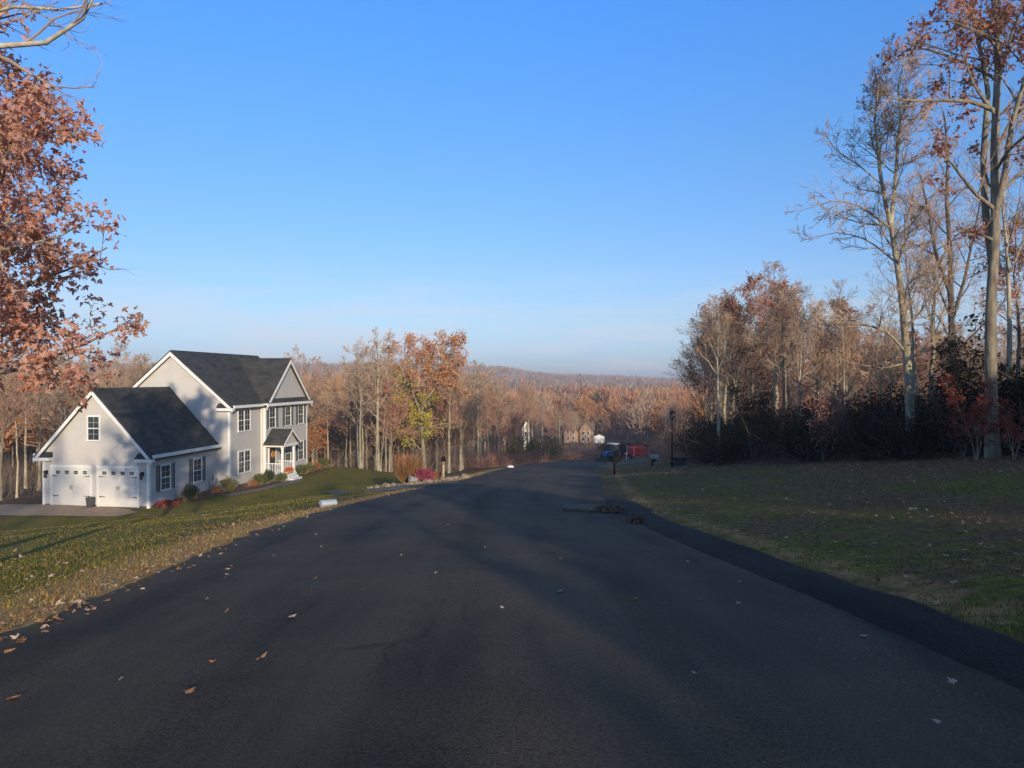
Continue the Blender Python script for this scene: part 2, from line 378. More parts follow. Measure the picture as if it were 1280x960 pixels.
# ------------------------------------------------------------------ batched branch growth
def nrm(a): return a / np.maximum(np.linalg.norm(a, axis=-1, keepdims=True), 1e-9)
def grow(rng, S, D, L, npts, wander, up):
    P = np.empty((len(S), npts, 3)); P[:, 0] = S; d = D.copy(); st = (L / (npts - 1))[:, None]
    for i in range(1, npts):
        d = nrm(d + rng.normal(0, wander, d.shape) + np.array([0, 0, up]))
        P[:, i] = P[:, i - 1] + d * st
    return P
def frames(t):
    ref = np.where(np.abs(t[..., 2:3]) < .85, np.array([0, 0, 1.]), np.array([1., 0, 0]))
    u = nrm(np.cross(t, ref)); return u, np.cross(t, u)
def spawn(rng, P, R_, m, t0, t1, ang, asd, tpow=1.):
    n, k = P.shape[:2]
    t = (np.arange(m)[None] + rng.random((n, m))) / m
    t = t0 + (t1 - t0) * t ** tpow
    idx = np.repeat(np.arange(n), m); t = t.ravel()
    f = t * (k - 1); i = np.minimum(f.astype(int), k - 2); fr = (f - i)[:, None]
    S = P[idx, i] * (1 - fr) + P[idx, i + 1] * fr
    tan = nrm(P[idx, i + 1] - P[idx, i]); u, v = frames(tan)
    az = (np.tile(np.arange(m), n) * 2.4 + np.repeat(rng.random(n) * 6.28, m) + rng.normal(0, .4, len(idx)))[:, None]
    a = np.abs(rng.normal(ang, asd, len(idx)))[:, None]
    D = np.cos(a) * tan + np.sin(a) * (np.cos(az) * u + np.sin(az) * v)
    r = (R_[idx, i] * (1 - fr[:, 0]) + R_[idx, i + 1] * fr[:, 0])
    return S, D, t, idx, r
def tubes(P, R_, k):
    n, m = P.shape[:2]
    t = np.empty_like(P); t[:, 1:-1] = P[:, 2:] - P[:, :-2]; t[:, 0] = P[:, 1] - P[:, 0]; t[:, -1] = P[:, -1] - P[:, -2]
    t = nrm(t); mean = nrm(t.mean(1)); ref = np.where(np.abs(mean[:, 2:3]) < .7, np.array([0, 0, 1.]), np.array([1., 0, 0]))[:, None]
    u = nrm(np.cross(t, ref)); w = np.cross(t, u)
    a = 2 * np.pi * np.arange(k) / k
    V = P[:, :, None] + R_[:, :, None, None] * (np.cos(a)[:, None] * u[:, :, None] + np.sin(a)[:, None] * w[:, :, None])
    b = (np.arange(n) * m * k)[:, None, None] + (np.arange(m - 1) * k)[:, None]
    j = np.arange(k); j2 = (j + 1) % k
    Fc = np.stack([b + j, b + j2, b + k + j2, b + k + j], -1).reshape(-1, 4)
    return V.reshape(-1, 3), Fc
def leaf_geo(rng, C, size, lobed=False, flat=0., droop=.3):
    """one small leaf per centre; lobed = three blades from one stalk point"""
    n = len(C); s = size * rng.uniform(.65, 1.3, n)
    d = rng.normal(0, 1, (n, 3)); d[:, 2] -= droop; d = nrm(d)
    nn = nrm(np.cross(d, rng.normal(0, 1, (n, 3))))
    if flat:
        d = rng.normal(0, 1, (n, 3)); d[:, 2] *= 1 - flat; d = nrm(d); nn = nrm(np.cross(d, nrm(np.stack([rng.normal(0, .3, n), rng.normal(0, .3, n), np.ones(n)], 1))))
    w = np.cross(d, nn)
    s = s[:, None]
    blades = [(0., 1., .30)] if not lobed else ([(0., 1.15, .20), (.62, .95, .17), (-.62, .95, .17), (1.3, .62, .15), (-1.3, .62, .15)] if lobed == 5 else [(0., 1.15, .24), (.85, .75, .20), (-.85, .75, .20)])
    V = [C]; Q = []; base = 0
    nv = 1 + 3 * len(blades)
    for bi, (ang, L, W) in enumerate(blades):
        dd = math.cos(ang) * d + math.sin(ang) * nn; ww = -math.sin(ang) * d + math.cos(ang) * nn
        mid = C + dd * s * L * .5
        V += [mid + ww * s * W + w * s * .12, C + dd * s * L + w * s * rng.uniform(-.15, .25, (n, 1)), mid - ww * s * W + w * s * .10]
        Q.append(np.stack([np.zeros(n, int), np.full(n, 1 + 3 * bi), np.full(n, 2 + 3 * bi), np.full(n, 3 + 3 * bi)], 1))
    V = np.stack(V, 1).reshape(-1, 3)
    off = (np.arange(n) * nv)[:, None]
    return V, np.concatenate([q + off for q in Q])

def build_tree(seed, P0, R0, specs, k0=10, extra=None, leaves=None, split=1):
    """P0 (n,pts,3) trunk polylines. specs: dicts for each further level. returns trunk (V,F) and crown (V,F twigs, V,F leaves)"""
    rng = np.random.default_rng(seed)
    lv = [(P0, R0, k0)]; anc = None
    P, Rr = P0, R0; L = np.linalg.norm(np.diff(P, axis=1), axis=2).sum(1)
    for li, s in enumerate(specs):
        S, D, t, idx, pr = spawn(rng, P, Rr, s['m'], *s.get('t', (.3, 1)), s['ang'], s.get('asd', .18), s.get('tpow', 1.))
        if 'bias' in s: D = nrm(D + np.array(s['bias']))
        t0, t1 = s.get('t', (.3, 1)); tn = (t - t0) / max(t1 - t0, 1e-6)
        Lc = (s['abs'] if 'abs' in s else s['len'] * L[idx]) * (s.get('lo', 1.) + (s.get('hi', .45) - s.get('lo', 1.)) * tn) * rng.uniform(.65, 1.25, len(idx))
        Pn = grow(rng, S, D, Lc, s['n'], s.get('wander', .12), s.get('up', .03))
        rb = np.maximum(np.minimum(pr * s.get('rr', .55), Lc * s.get('rl', .022)), s.get('rmin', .004))
        Rn = rb[:, None] * np.linspace(1, s.get('tip', .25), s['n'])[None]
        if li == 0 and extra is not None:
            for (pts, r0) in extra:
                q = resample(np.array(pts, float), s['n'])[None]
                Pn = np.concatenate([Pn, q]); Rn = np.concatenate([Rn, (r0 * np.linspace(1, .25, s['n']))[None]]); Lc = np.concatenate([Lc, [np.linalg.norm(np.diff(q[0], axis=0), axis=1).sum()]]); idx = np.concatenate([idx, [0]])
        lv.append((Pn, Rn, s['k']))
        if li == 1: anc = np.arange(len(Pn))
        elif li > 1: anc = anc[idx]
        P, Rr, L = Pn, Rn, Lc
    def pack(levels):
        Vs, Fs, b = [], [], 0
        for (p, r, k) in levels:
            v, f = tubes(p, r, k); Vs.append(v); Fs.append(f + b); b += len(v)
        return np.concatenate(Vs), np.concatenate(Fs)
    trunk = pack(lv[:1 + split]); crown = pack(lv[1 + split:])
    lf = None
    if leaves:
        keep_a = rng.random(anc.max() + 1) < leaves.get('cover', 1.)
        if 'mask' in leaves: 
            pass
        sel = np.where(keep_a[anc])[0]
        per = leaves['per']
        idx = np.repeat(sel, per); f = rng.uniform(.35, 1, len(idx)) * (P.shape[1] - 1); i = np.minimum(f.astype(int), P.shape[1] - 2); fr = (f - i)[:, None]
        C = P[idx, i] * (1 - fr) + P[idx, i + 1] * fr + rng.normal(0, leaves.get('spread', .08), (len(idx), 3))
        if 'mask' in leaves: C = C[leaves['mask'](C, rng)]
        lf = leaf_geo(rng, C, leaves['size'], leaves.get('lobed', False)) + (C,)
    return trunk, crown, lf
def resample(p, n):
    s = np.concatenate([[0], np.cumsum(np.linalg.norm(np.diff(p, axis=0), axis=1))]); q = np.linspace(0, s[-1], n)
    # smooth a little: cubic-ish through midpoints
    return np.stack([np.interp(q, s, p[:, i]) for i in range(3)], 1)
def tree_meshes(name, tr, leafmats, barkm, twigm, pick=None):
    (tv, tf), (cv, cf), lf = tr
    tme = np_mesh(name + '_trunk', tv, [tf], [M[barkm]], smooth=True)
    if lf is None: cme = np_mesh(name + '_crown', cv, [cf], [M[twigm]])
    else:
        lvv, lff, C = lf
        nl = len(lff); mats = [M[twigm]] + [M[m] for m in leafmats]
        if pick is None: mi = np.concatenate([np.zeros(len(cf), int), np.ones(nl, int)])
        else:
            pk = pick(C); nb = nl // len(C); mi = np.concatenate([np.zeros(len(cf), int), np.tile(pk, nb) + 1])
        cme = np_mesh(name + '_crown', np.concatenate([cv, lvv]), [np.concatenate([cf, lff + len(cv)])], mats, mi)
    return tme, cme
def place_tree(name, meshes, loc, rz, sc, label, cat='tree', group=None):
    e = thing(name, label, cat, loc, rz, group)
    if hasattr(sc, '__len__'): e.scale = sc
    else: e.scale = (sc,) * 3
    link('trunk', meshes[0], e); link('crown', meshes[1], e); return e
def trunk_line(seed, h, r, lean=(0, 0), wob=.06, n=14, r1=.12):
    rng = np.random.default_rng(seed); t = np.linspace(0, 1, n)
    w = np.cumsum(rng.normal(0, wob, (n, 2)), 0) * (t[:, None] ** .7); w -= w[:1]
    P = np.stack([lean[0] * t + w[:, 0], lean[1] * t + w[:, 1], h * t], 1)[None]
    Rr = r * (1 - t * (1 - r1)) ** 1.0; Rr[0] *= 1.45; Rr[1] *= 1.08
    P[:, 0, 2] = -.35
    return P, Rr[None]

# ------------------------------------------------------------------ tree prototypes
def bare_proto(seed, h, r, first=.4, fine=True, leaves=None, lm=None, bark='bark', twig='twig', spread=1., pick=None, tw=1.):
    P0, R0 = trunk_line(seed, h, r, lean=(random.uniform(-.6, .6), random.uniform(-.6, .6)), wob=.07)
    sp = [dict(m=17, t=(first, .98), ang=.78, asd=.2, abs=h * .30 * spread, lo=1.05, hi=.30, n=8, k=5, wander=.13, up=.07, rr=.5, rl=.017),
          dict(m=7, t=(.2, .98), ang=.65, len=.48, lo=1., hi=.45, n=6, k=4, wander=.15, up=.05, rr=.55, rmin=.014 * tw),
          dict(m=7, t=(.15, 1.), ang=.6, len=.55, lo=1., hi=.6, n=5, k=3, wander=.17, up=.04, rr=.6, rmin=.012 * tw)]
    if fine: sp.append(dict(m=4, t=(.2, 1.), ang=.55, len=.65, lo=1., hi=.7, n=3, k=3, wander=.18, up=.05, rr=.75, rmin=.010 * tw, tip=.6))
    return tree_meshes('proto', build_tree(seed, P0, R0, sp, 9, None, leaves), lm, bark, twig, pick)
BARE = [bare_proto(101, 13, .15, .42), bare_proto(102, 14, .17, .5, bark='bark_pale'), bare_proto(103, 12, .12, .38, twig='twig_red'),
        bare_proto(104, 13.5, .19, .33, bark='bark', spread=1.2), bare_proto(105, 11, .10, .45, bark='bark_pale', twig='twig_red', spread=.8)]
BAREF = [bare_proto(111, 13, .13, .45, tw=.45, spread=.9), bare_proto(112, 12.5, .11, .5, tw=.45, bark='bark_pale', spread=.8), bare_proto(113, 13.5, .16, .4, tw=.45, spread=1.05)]
RUS = [bare_proto(201, 12, .16, .34, True, dict(per=2, cover=.62, size=.17, spread=.14), ['leaf_dull'], spread=1.25),
       bare_proto(202, 11, .14, .28, True, dict(per=2, cover=.7, size=.17, spread=.16), ['leaf_russet'], twig='twig_red', spread=1.2),
       bare_proto(203, 12.5, .15, .45, True, dict(per=1, cover=.6, size=.17, spread=.14), ['leaf_dull'], twig='twig_red')]
ORA = [bare_proto(301, 12, .16, .30, True, dict(per=2, cover=.85, size=.2, spread=.16), ['leaf_orange'], spread=1.2)]
def sapling(seed, h, leaves=None, lm=None, stems=3, bark='bark', twig='twig'):
    rng = np.random.default_rng(seed)
    Ps, Rs = [], []
    for i in range(stems):
        p, r = trunk_line(seed + i, h * rng.uniform(.6, 1), .035, lean=tuple(rng.normal(0, h * .12, 2)), wob=.05, n=10)
        Ps.append(p); Rs.append(r)
    sp = [dict(m=12, t=(.2, .98), ang=.7, abs=h * .28, lo=1, hi=.35, n=6, k=4, wander=.14, up=.06, rr=.5, rmin=.008),
          dict(m=6, t=(.2, 1), ang=.65, len=.5, n=4, k=3, wander=.16, up=.04, rr=.6, rmin=.006),
          dict(m=4, t=(.2, 1), ang=.6, len=.55, n=3, k=3, wander=.16, up=.03, rr=.7, rmin=.005, tip=.5)]
    return tree_meshes('sapling', build_tree(seed, np.concatenate(Ps), np.concatenate(Rs), sp, 6, None, leaves), lm, bark, twig)
SAP = [sapling(401, 6, None, None, 3), sapling(402, 5, None, None, 4, 'bark_pale', 'twig_red'), sapling(403, 7, None, None, 2, 'bark_pale')]
SAPC = sapling(404, 5.5, dict(per=2, cover=.8, size=.17, spread=.12), ['leaf_copper'], 3)
SAPR = sapling(405, 4, dict(per=2, cover=.55, size=.17, spread=.12), ['leaf_red'], 3)
SAPD = [sapling(406, 5, dict(per=2, cover=.6, size=.16, spread=.15), ['leaf_dusk'], 5, 'bark_dark', 'twig_dark'), sapling(407, 4, dict(per=2, cover=.5, size=.15, spread=.15), ['leaf_dull'], 5, 'bark_dark', 'twig_dark')]
def shrub_mesh(seed, rx, rz, n, size, leaf, twig='twig', stems=14):
    rng = np.random.default_rng(seed)
    d = nrm(rng.normal(0, 1, (stems, 3)) + np.array([0, 0, .9])); S = rng.normal(0, rx * .12, (stems, 3)); S[:, 2] = -.1
    P = grow(rng, S, d, rng.uniform(.8, 1.15, stems) * rz, 6, .12, .05); Rr = np.full(stems, .014 * rx + .006)[:, None] * np.linspace(1, .3, 6)[None]
    S2, D2, t, idx, pr = spawn(rng, P, Rr, 7, .25, 1, .8, .2)
    P2 = grow(rng, S2, D2, rng.uniform(.25, .6, len(S2)) * rz * .6, 4, .15, .02); R2 = np.full((len(S2), 4), .005 + .004 * rx)
    v1, f1 = tubes(P, Rr, 5); v2, f2 = tubes(P2, R2, 3)
    sv, sf = np.concatenate([v1, v2]), np.concatenate([f1, f2 + len(v1)])
    q = nrm(rng.normal(0, 1, (n, 3))) * (rng.random((n, 1)) ** .38)
    lump = .78 + .5 * vnoise(q[:, 0] * 3 + seed, q[:, 1] * 3 + q[:, 2] * 2, 1., seed)[:, None]
    C = q * lump * np.array([rx, rx, rz * .55]) + np.array([0, 0, rz * .52]); C = C[C[:, 2] > .02]
    lv, lf = leaf_geo(rng, C, size)
    return np_mesh('shrub_stems', sv, [sf], [M[twig]]), np_mesh('shrub_leaves', lv, [lf], [M[leaf]])
def place_shrub(name, meshes, loc, rz, sc, label, cat='shrub', group=None):
    e = thing(name, label, cat, loc, rz, group); e.scale = sc if hasattr(sc, '__len__') else (sc,) * 3
    link('stems', meshes[0], e); link('foliage', meshes[1], e); return e

# ------------------------------------------------------------------ ground sheet
ys = np.concatenate([np.arange(-140, -10, 5.), np.arange(-10, 60, .5), np.arange(60, 150, 1.5), np.geomspace(150, 5500, 90)])
offs = np.concatenate([[0, .12, .25, .4, .6, .85], np.arange(1.1, 8, .35), np.arange(8, 40, .9), np.geomspace(40, 4200, 60)])
inner = np.linspace(0, 1, 9)[1:-1]
el, er = edgeL(ys)[:, None], edgeR(ys)[:, None]
X = np.concatenate([el - offs[::-1][None], el + (er - el) * inner[None], er + offs[None]], 1)
Y = np.repeat(ys[:, None], X.shape[1], 1)
Z = T(X, Y)
nL = len(offs); Z[:, nL:nL + len(inner)] -= .09
nr, nc = X.shape
V = np.stack([X, Y, Z], -1).reshape(-1, 3)
b = (np.arange(nr - 1) * nc)[:, None] + np.arange(nc - 1)[None]
Fq = np.stack([b, b + 1, b + nc + 1, b + nc], -1).reshape(-1, 4)
WB = np.array([(17.2, -20), (17, 12), (15.6, 21), (14.3, 27), (12.9, 33), (11.0, 42), (13.3, 52), (17, 66), (21, 80), (31, 110)], float)   # edge of the right-hand woods
def woods_x(y): return np.interp(y, WB[:, 1], WB[:, 0])
def zones(x, y):
    dl = np.maximum(0, edgeL(y) - x); dr = np.maximum(0, x - edgeR(y))
    nz = vnoise(x, y, 2.5, 5) - .5
    lit = sstep(-6.0, .6, x - woods_x(y) + 4.0 * nz) * (x > edgeR(y)) * .95
    rx = x - HO[0]; ry = y - HO[1]; u = rx * HU[0] + ry * HU[1]; w = rx * HW[0] + ry * HW[1]
    left_woods = np.maximum(sstep(-13, -9.5, -(u + 21) + 0) * 0, sstep(20.5, 26, w + 3 * nz) * (u < 16.5))
    left_woods = np.maximum(left_woods, sstep(-8.5, -11.5, u + 1.5 * nz) if False else sstep(8.5, 11.5, -u + 1.5 * nz))
    left_woods *= (x < edgeL(y))
    lit = np.maximum(lit, left_woods)
    lit = np.maximum(lit, sstep(78, 95, y) * .9)
    lit = np.maximum(lit, .62 * np.exp(-((dl - 1.9) / 1.0) ** 2) * (dl > 0) * sstep(9, 18, y))
    lit = np.maximum(lit, np.where(x < edgeL(y), .36 * vnoise(x, y, 4, 9), (.30 + .30 * vnoise(x, y, 1.6, 9)))); lit = np.maximum(lit, .8 * sstep(-6, 3, -u - 8 + 3 * nz) * (x < edgeL(y)))
    dirt = 1.2 * np.exp(-(dl / 1.6) ** 2) * (dl > 0)
    dirt = np.maximum(dirt, .42 * np.exp(-((dr - 1.1) / .5) ** 2))
    return lit, dirt
lit, dirt = zones(V[:, 0], V[:, 1])
g = link('ground', np_mesh('ground', V, [Fq], [M['ground']], smooth=True, attrs=dict(litter=lit, dirt=dirt)))
tag(g, kind='structure')

# ------------------------------------------------------------------ road, kerb, driveways
def sheet(name, rows, mat):
    A = np.array(rows); nr_, nc_ = A.shape[:2]
    b_ = (np.arange(nr_ - 1) * nc_)[:, None] + np.arange(nc_ - 1)[None]
    o = link(name, np_mesh(name, A.reshape(-1, 3), [np.stack([b_, b_ + 1, b_ + nc_ + 1, b_ + nc_], -1).reshape(-1, 4)], [M[mat]], smooth=True))
    return tag(o, kind='structure')
rows = []
for y in np.concatenate([np.arange(-60, -2, 2.), np.arange(-2, 60, .25), np.arange(60, 142, 1.)]):
    a, c = float(edgeL(y)), float(edgeR(y))
    a += .34 * (vnoise(y, 0, .55, 4) - .5) + .10 * (vnoise(y, 3, .2, 6) - .5) + .15 * (vnoise(y, 9, 2.4, 8) - .5); c += .1
    t = np.linspace(0, 1, 41)
    x = a + (c - a) * t
    z = R(y) + .012 + .05 * (1 - (2 * t - 1) ** 2)
    rows.append(np.stack([x, np.full(41, y), z], 1))
A_ = np.array(rows); tt = np.tile(np.linspace(0, 1, 41), (len(rows), 1)); yy = A_[..., 1]
rd = sheet('road', rows, 'asphalt')
tr_ = np.clip(sum(np.exp(-((tt + .03 * (vnoise(yy, 1, 9, 2) - .5) - q) / .055) ** 2) for q in (.19, .38, .62, .81)) * .55, 0, 1) * (.5 + .9 * vnoise(tt * 9, yy, 5, 3)) + .9 * np.exp(-(tt / .05) ** 2)
a_ = rd.data.attributes.new('track', 'FLOAT', 'POINT'); a_.data.foreach_set('value', np.clip(tr_, 0, 1).astype(np.float32).ravel())
rows = []
prof = [(-.06, -.02), (0, .02), (.07, .065), (.16, .10), (.30, .125), (.46, .125), (.62, .10), (.76, .05), (.86, .0), (.92, -.06)]
for y in np.concatenate([np.arange(-40, 0, 1.), np.arange(0, 24.1, .25)]):
    c = float(edgeR(y)); j = .05 * (vnoise(y, 7, .8, 3) - .5); f = 1 - sstep(20.5, 24, y)
    rows.append([(c + o_ * (.85 + .3 * vnoise(y, 2, 1.7, 12)) + j + .05 * (vnoise(y, o_ * 9, .35, 14) - .5), y, float(R(y)) + h * (.75 + .5 * vnoise(y, o_ * 4, .6, 9)) * (f * .95 + .05) + .004 + .02 * (vnoise(y, o_ * 11, .3, 19) - .5) * (h > .04)) for o_, h in prof])
sheet('kerb', rows, 'kerb')
def hw(u, w): 
    p = HO + HU * u + HW * w; return float(p[0]), float(p[1])
def strip(name, pts, mat, lift=.012, n=40, m=8):
    """a paved strip: pts = (x, y, half width), laid over the ground"""
    p = resample(np.array(pts, float), n); d = np.gradient(p[:, :2], axis=0); d = d / np.linalg.norm(d, axis=1, keepdims=True); nn = np.stack([-d[:, 1], d[:, 0]], 1)
    rows = []
    for i in range(n):
        s = np.linspace(-1, 1, m)
        hw = p[i, 2] * (1 + .12 * (vnoise(i * .7, 2, 1, 4) - .5))
        xy = p[i, :2] + nn[i] * s[:, None] * hw
        rows.append(np.column_stack([xy, T(xy[:, 0], xy[:, 1]) + lift]))
    return sheet(name, rows, mat)
strip('driveway', [(-3.4, 32.8, 2.2), (-5.2, 34.5, 1.3), (-8, 39.5, .9), (-10.5, 45.5, .7), (-12.5, 49.5, .5)], 'drive', .03, 70)
strip('front_path', [(*hw(3.7, 13), .5), (*hw(3.9, 11), .5), (*hw(3.3, 8), .45), (*hw(2.2, 5), .4)], 'drive', .04, 40)
strip('driveway_apron', [(-22.5, 41.4, .8), (-24, 41.9, 1.4), (-27, 42.6, 1.7), (-31.5, 42.8, 1.9), (-38, 41, 2.2)], 'gravel', .03, 60)
strip('side_driveway', [(8.6, 70, 2.4), (13, 69.5, 1.7), (22, 70, 1.5), (34, 72, 1.5)], 'drive', .04, 50)

# ------------------------------------------------------------------ house
H = thing('house', 'pale grey two storey house with dark roofs and a white two door garage wing', 'house', (HO[0], HO[1], HZ), -PHI)
def hbox(mb, u0, u1, w0, w1, z0, z1): return mb.bx(u0, u1, w0, w1, z0, z1)
GE, GR = 3.31, 7.2       # garage eave and ridge above the pad
ME, MR = 6.07, 9.85      # main eave and ridge
UR, UL, UM = 1.03, -7.8, -3.38
BU = 1.43; BW0, BW1, BWM, BR = 12.0, 19.6, 15.8, 9.5
GM = -3.63
mb = MB()
mb.prism([(-7.26, 0, -.6), (0, 0, -.6), (0, 0, GE), (GM, 0, GR - .08), (-7.26, 0, GE)], (0, 7.5, 0)); mb.build('garage_wall', M['siding'], H)
mb = MB(); mb.prism([(UL, 7.5, -.6), (UR, 7.5, -.6), (UR, 7.5, ME), (UM, 7.5, MR - .08), (UL, 7.5, ME)], (0, 12.1, 0)); mb.build('main_wall', M['siding'], H)
mb = MB(); mb.prism([(BU, BW0, -.6), (BU, BW1, -.6), (BU, BW1, ME), (BU, BWM, BR - .08), (BU, BW0, ME)], (-3.0, 0, 0)); mb.build('gable_wall', M['siding'], H)
def roof_pair(axis, a0, a1, c, half, ze, zr, name, over=.38, th=.14):
    """two slopes running along 'w' (ridge at u=c) or along 'u' (ridge at w=c)"""
    mb = MB(); sl = (zr - ze) / half
    for sg in (-1, 1):
        e = c + sg * (half + over); zE = ze - sl * over
        q = [(c, zr), (e, zE), (e, zE - th), (c, zr - th)]
        if axis == 'w': mb.prism([(x, a0, z) for x, z in q], (0, a1 - a0, 0))
        else: mb.prism([(a0, x, z) for x, z in q], (a1 - a0, 0, 0))
    return mb.build(name, M['shingle'], H), sl
up = .16
roof_pair('w', -.28, 7.49, GM, 3.63, GE + up, GR + up, 'garage_roof')
roof_pair('w', 7.22, 19.95, UM, 4.41, ME + up, MR + up, 'main_roof')
roof_pair('u', UM + .3, BU + .30, BWM, 3.8, ME + up, BR + up, 'gable_roof')
def rake(face, a, c, half, ze, zr, over=.38, name='rake_board'):
    """white boards following a gable edge; face 'w' = board in the plane w=a"""
    sl = (zr - ze) / half
    for sg in (-1, 1):
        e = c + sg * (half + over); zE = ze - sl * over; mb = MB()
        q = [(c, zr - .02), (e, zE - .02), (e, zE - .27), (c, zr - .30)]
        if face == 'w': mb.prism([(x, a - .05, z) for x, z in q], (0, .05, 0))
        else: mb.prism([(a, x, z) for x, z in q], (.05, 0, 0))
        mb.build(name, M['white'], H)
rake('w', -.28, GM, 3.63, GE + up - .12, GR + up - .12)
rake('w', 7.22, UM, 4.41, ME + up - .12, MR + up - .12)
rake('u', BU + .30, BWM, 3.8, ME + up - .12, BR + up - .12)
def eave_return(u0, u1, w0, w1, z, axis):
    mb = MB(); hbox(mb, u0, u1, w0, w1, z - .22, z); o = mb.build('eave_return', M['white'], H)
    mb = MB()
    if axis == 'w': mb.prism([(u0, w0, z + .003), (u1, w0, z + .003), (u1, w1, z + .003), (u0, w1, z + .003)], (0, 0, .02)); 
    else: mb.prism([(u0, w0, z + .003), (u1, w0, z + .003), (u1, w1, z + .003), (u0, w1, z + .003)], (0, 0, .02))
    mb.v = mb.v; mb.build('return_roof', M['shingle'], o)
def sloped_return(u0, u1, w0, w1, z):
    mb = MB(); hbox(mb, u0, u1, w0, w1, z - .2, z); o = mb.build('eave_return', M['white'], H)
    mb = MB(); mb.prism([(u0, w0, z + .004), (u0, w1, z + .004), (u0, w1, z + .34)], (u1 - u0, 0, 0)); mb.build('return_roof', M['shingle'], o)
sloped_return(-.75, .40, -.345, -.004, GE - .30); sloped_return(-7.66, -6.55, -.345, -.004, GE - .30)
sloped_return(.15, 1.43, 7.16, 7.494, ME - .24); sloped_return(-8.2, -6.9, 7.16, 7.494, ME - .24)
# pent strip across the foot of the front gable
mb = MB(); hbox(mb, BU + .004, BU + .42, BW0 - .35, BW1 + .35, ME - .28, ME - .06); o = mb.build('pent_cornice', M['white'], H)
mb = MB(); mb.prism([(BU + .42, BW0 - .35, ME - .055), (BU + .004, BW0 - .35, ME - .055), (BU + .004, BW0 - .35, ME + .30)], (0, BW1 - BW0 + .7, 0)); mb.build('pent_roof', M['shingle'], o)
# gutters and fascia
mb = MB(); hbox(mb, .36, .50, -.2, 7.4, GE - .26, GE - .06); mb.build('gutter', M['white'], H)
mb = MB(); hbox(mb, UR + .36, UR + .50, 7.3, BW0 - .36, ME - .26, ME - .06); mb.build('gutter', M['white'], H)
mb = MB(); hbox(mb, -7.76, -7.62, -.2, 7.4, GE - .26, GE - .06); mb.build('gutter', M['white'], H)
def corner(u, w, z1, su, sw):
    mb = MB(); mb.box((u + su * .006, w + sw * .006, z1 / 2 - .25), (.17, .17, z1 + .5 - .2)); mb.build('corner_board', M['white'], H)
for a in ((-.075, .075, GE - .15, 1, -1), (-7.185, .075, GE - .15, -1, -1), (UR - .075, 7.575, ME - .15, 1, -1), (BU - .075, BW0 + .075, ME - .25, 1, -1), (BU - .075, BW1 - .075, ME - .25, 1, 1)): corner(*a)
mb = MB(); mb.tube([(BU - .30, BW0 - .09, ME - .3), (BU - .30, BW0 - .09, .15), (BU - .2, BW0 - .3, .05)], .05, 6); mb.build('downspout', M['white'], H)
mb = MB(); mb.tube([(.07, .9, GE - .2), (.07, .9, .1)], .0, 6)
def window(face, a, c, w_, z0, z1, shutters=False, twin=False, n_rows=2):
    """face 'u': wall plane u=a, centre along w;  face 'w': wall plane w=a (facing the camera), centre along u"""
    def bb(mb, c0, c1, d0, d1, za, zb):
        if face == 'u': mb.bx(a + d0, a + d1, c0, c1, za, zb)
        else: mb.bx(c0, c1, a - d1, a - d0, za, zb)
        return mb
    fr = .085; mb = MB(); c0, c1 = c - w_ / 2, c + w_ / 2
    bb(mb, c0 - fr, c0, -.02, .05, z0, z1); bb(mb, c1, c1 + fr, -.02, .05, z0, z1)
    bb(mb, c0 - fr, c1 + fr, -.02, .055, z1, z1 + fr * 1.2); bb(mb, c0 - fr - .03, c1 + fr + .03, -.02, .09, z0 - fr, z0)
    mull = [c] if twin else []
    for m_ in mull: bb(mb, m_ - .05, m_ + .05, -.02, .045, z0, z1)
    o = mb.build('window', M['white'], H)
    mb = MB(); bb(mb, c0, c1, -.015, .008, z0, z1); mb.build('pane', M['glass'], o)
    mb = MB(); zm = (z0 + z1) / 2
    parts = [(c0, c - .05), (c + .05, c1)] if twin else [(c0, c1)]
    for p0, p1 in parts:
        bb(mb, p0, p1, .009, .035, zm - .03, zm + .03)
        bb(mb, (p0 + p1) / 2 - .006, (p0 + p1) / 2 + .006, .009, .014, z0, zm - .03); bb(mb, (p0 + p1) / 2 - .006, (p0 + p1) / 2 + .006, .009, .014, zm + .03, z1)
        for q in (.25, .75): bb(mb, p0, p1, .0092, .0135, z0 + (z1 - z0) * q - .006, z0 + (z1 - z0) * q + .006)
    mb.build('sash_bars', M['white'], o)
    if shutters:
        for sg in (-1, 1):
            mb = MB(); s0 = c + sg * (w_ / 2 + fr + .02); s1 = s0 + sg * .36
            lo, hi = min(s0, s1), max(s0, s1)
            bb(mb, lo, lo + .05, .004, .05, z0 - .06, z1 + .09); bb(mb, hi - .05, hi, .004, .05, z0 - .06, z1 + .09)
            k = 14
            for i in range(k + 1):
                zz = z0 - .06 + (z1 - z0 + .15) * i / k
                bb(mb, lo + .05, hi - .05, .006, .04, zz - .035 * (i > 0), zz + .02 * (i < k))
            mb.build('shutter', M['shutter'], o)
window('u', 0, 1.6, .92, .92, 2.42, True); window('u', 0, 5.1, .92, .92, 2.42, True)
window('w', 0, -3.72, .74, 4.14, 5.56)
for z0 in (1.02, 4.1): window('u', UR, 9.5, 1.66, z0, z0 + 1.52, False, True)
for c in (13.1, 15.85, 18.3): window('u', BU, c, .95, 4.1, 5.64, True)
for c in (15.85, 18.3): window('u', BU, c, .95, 1.0, 2.5, True)
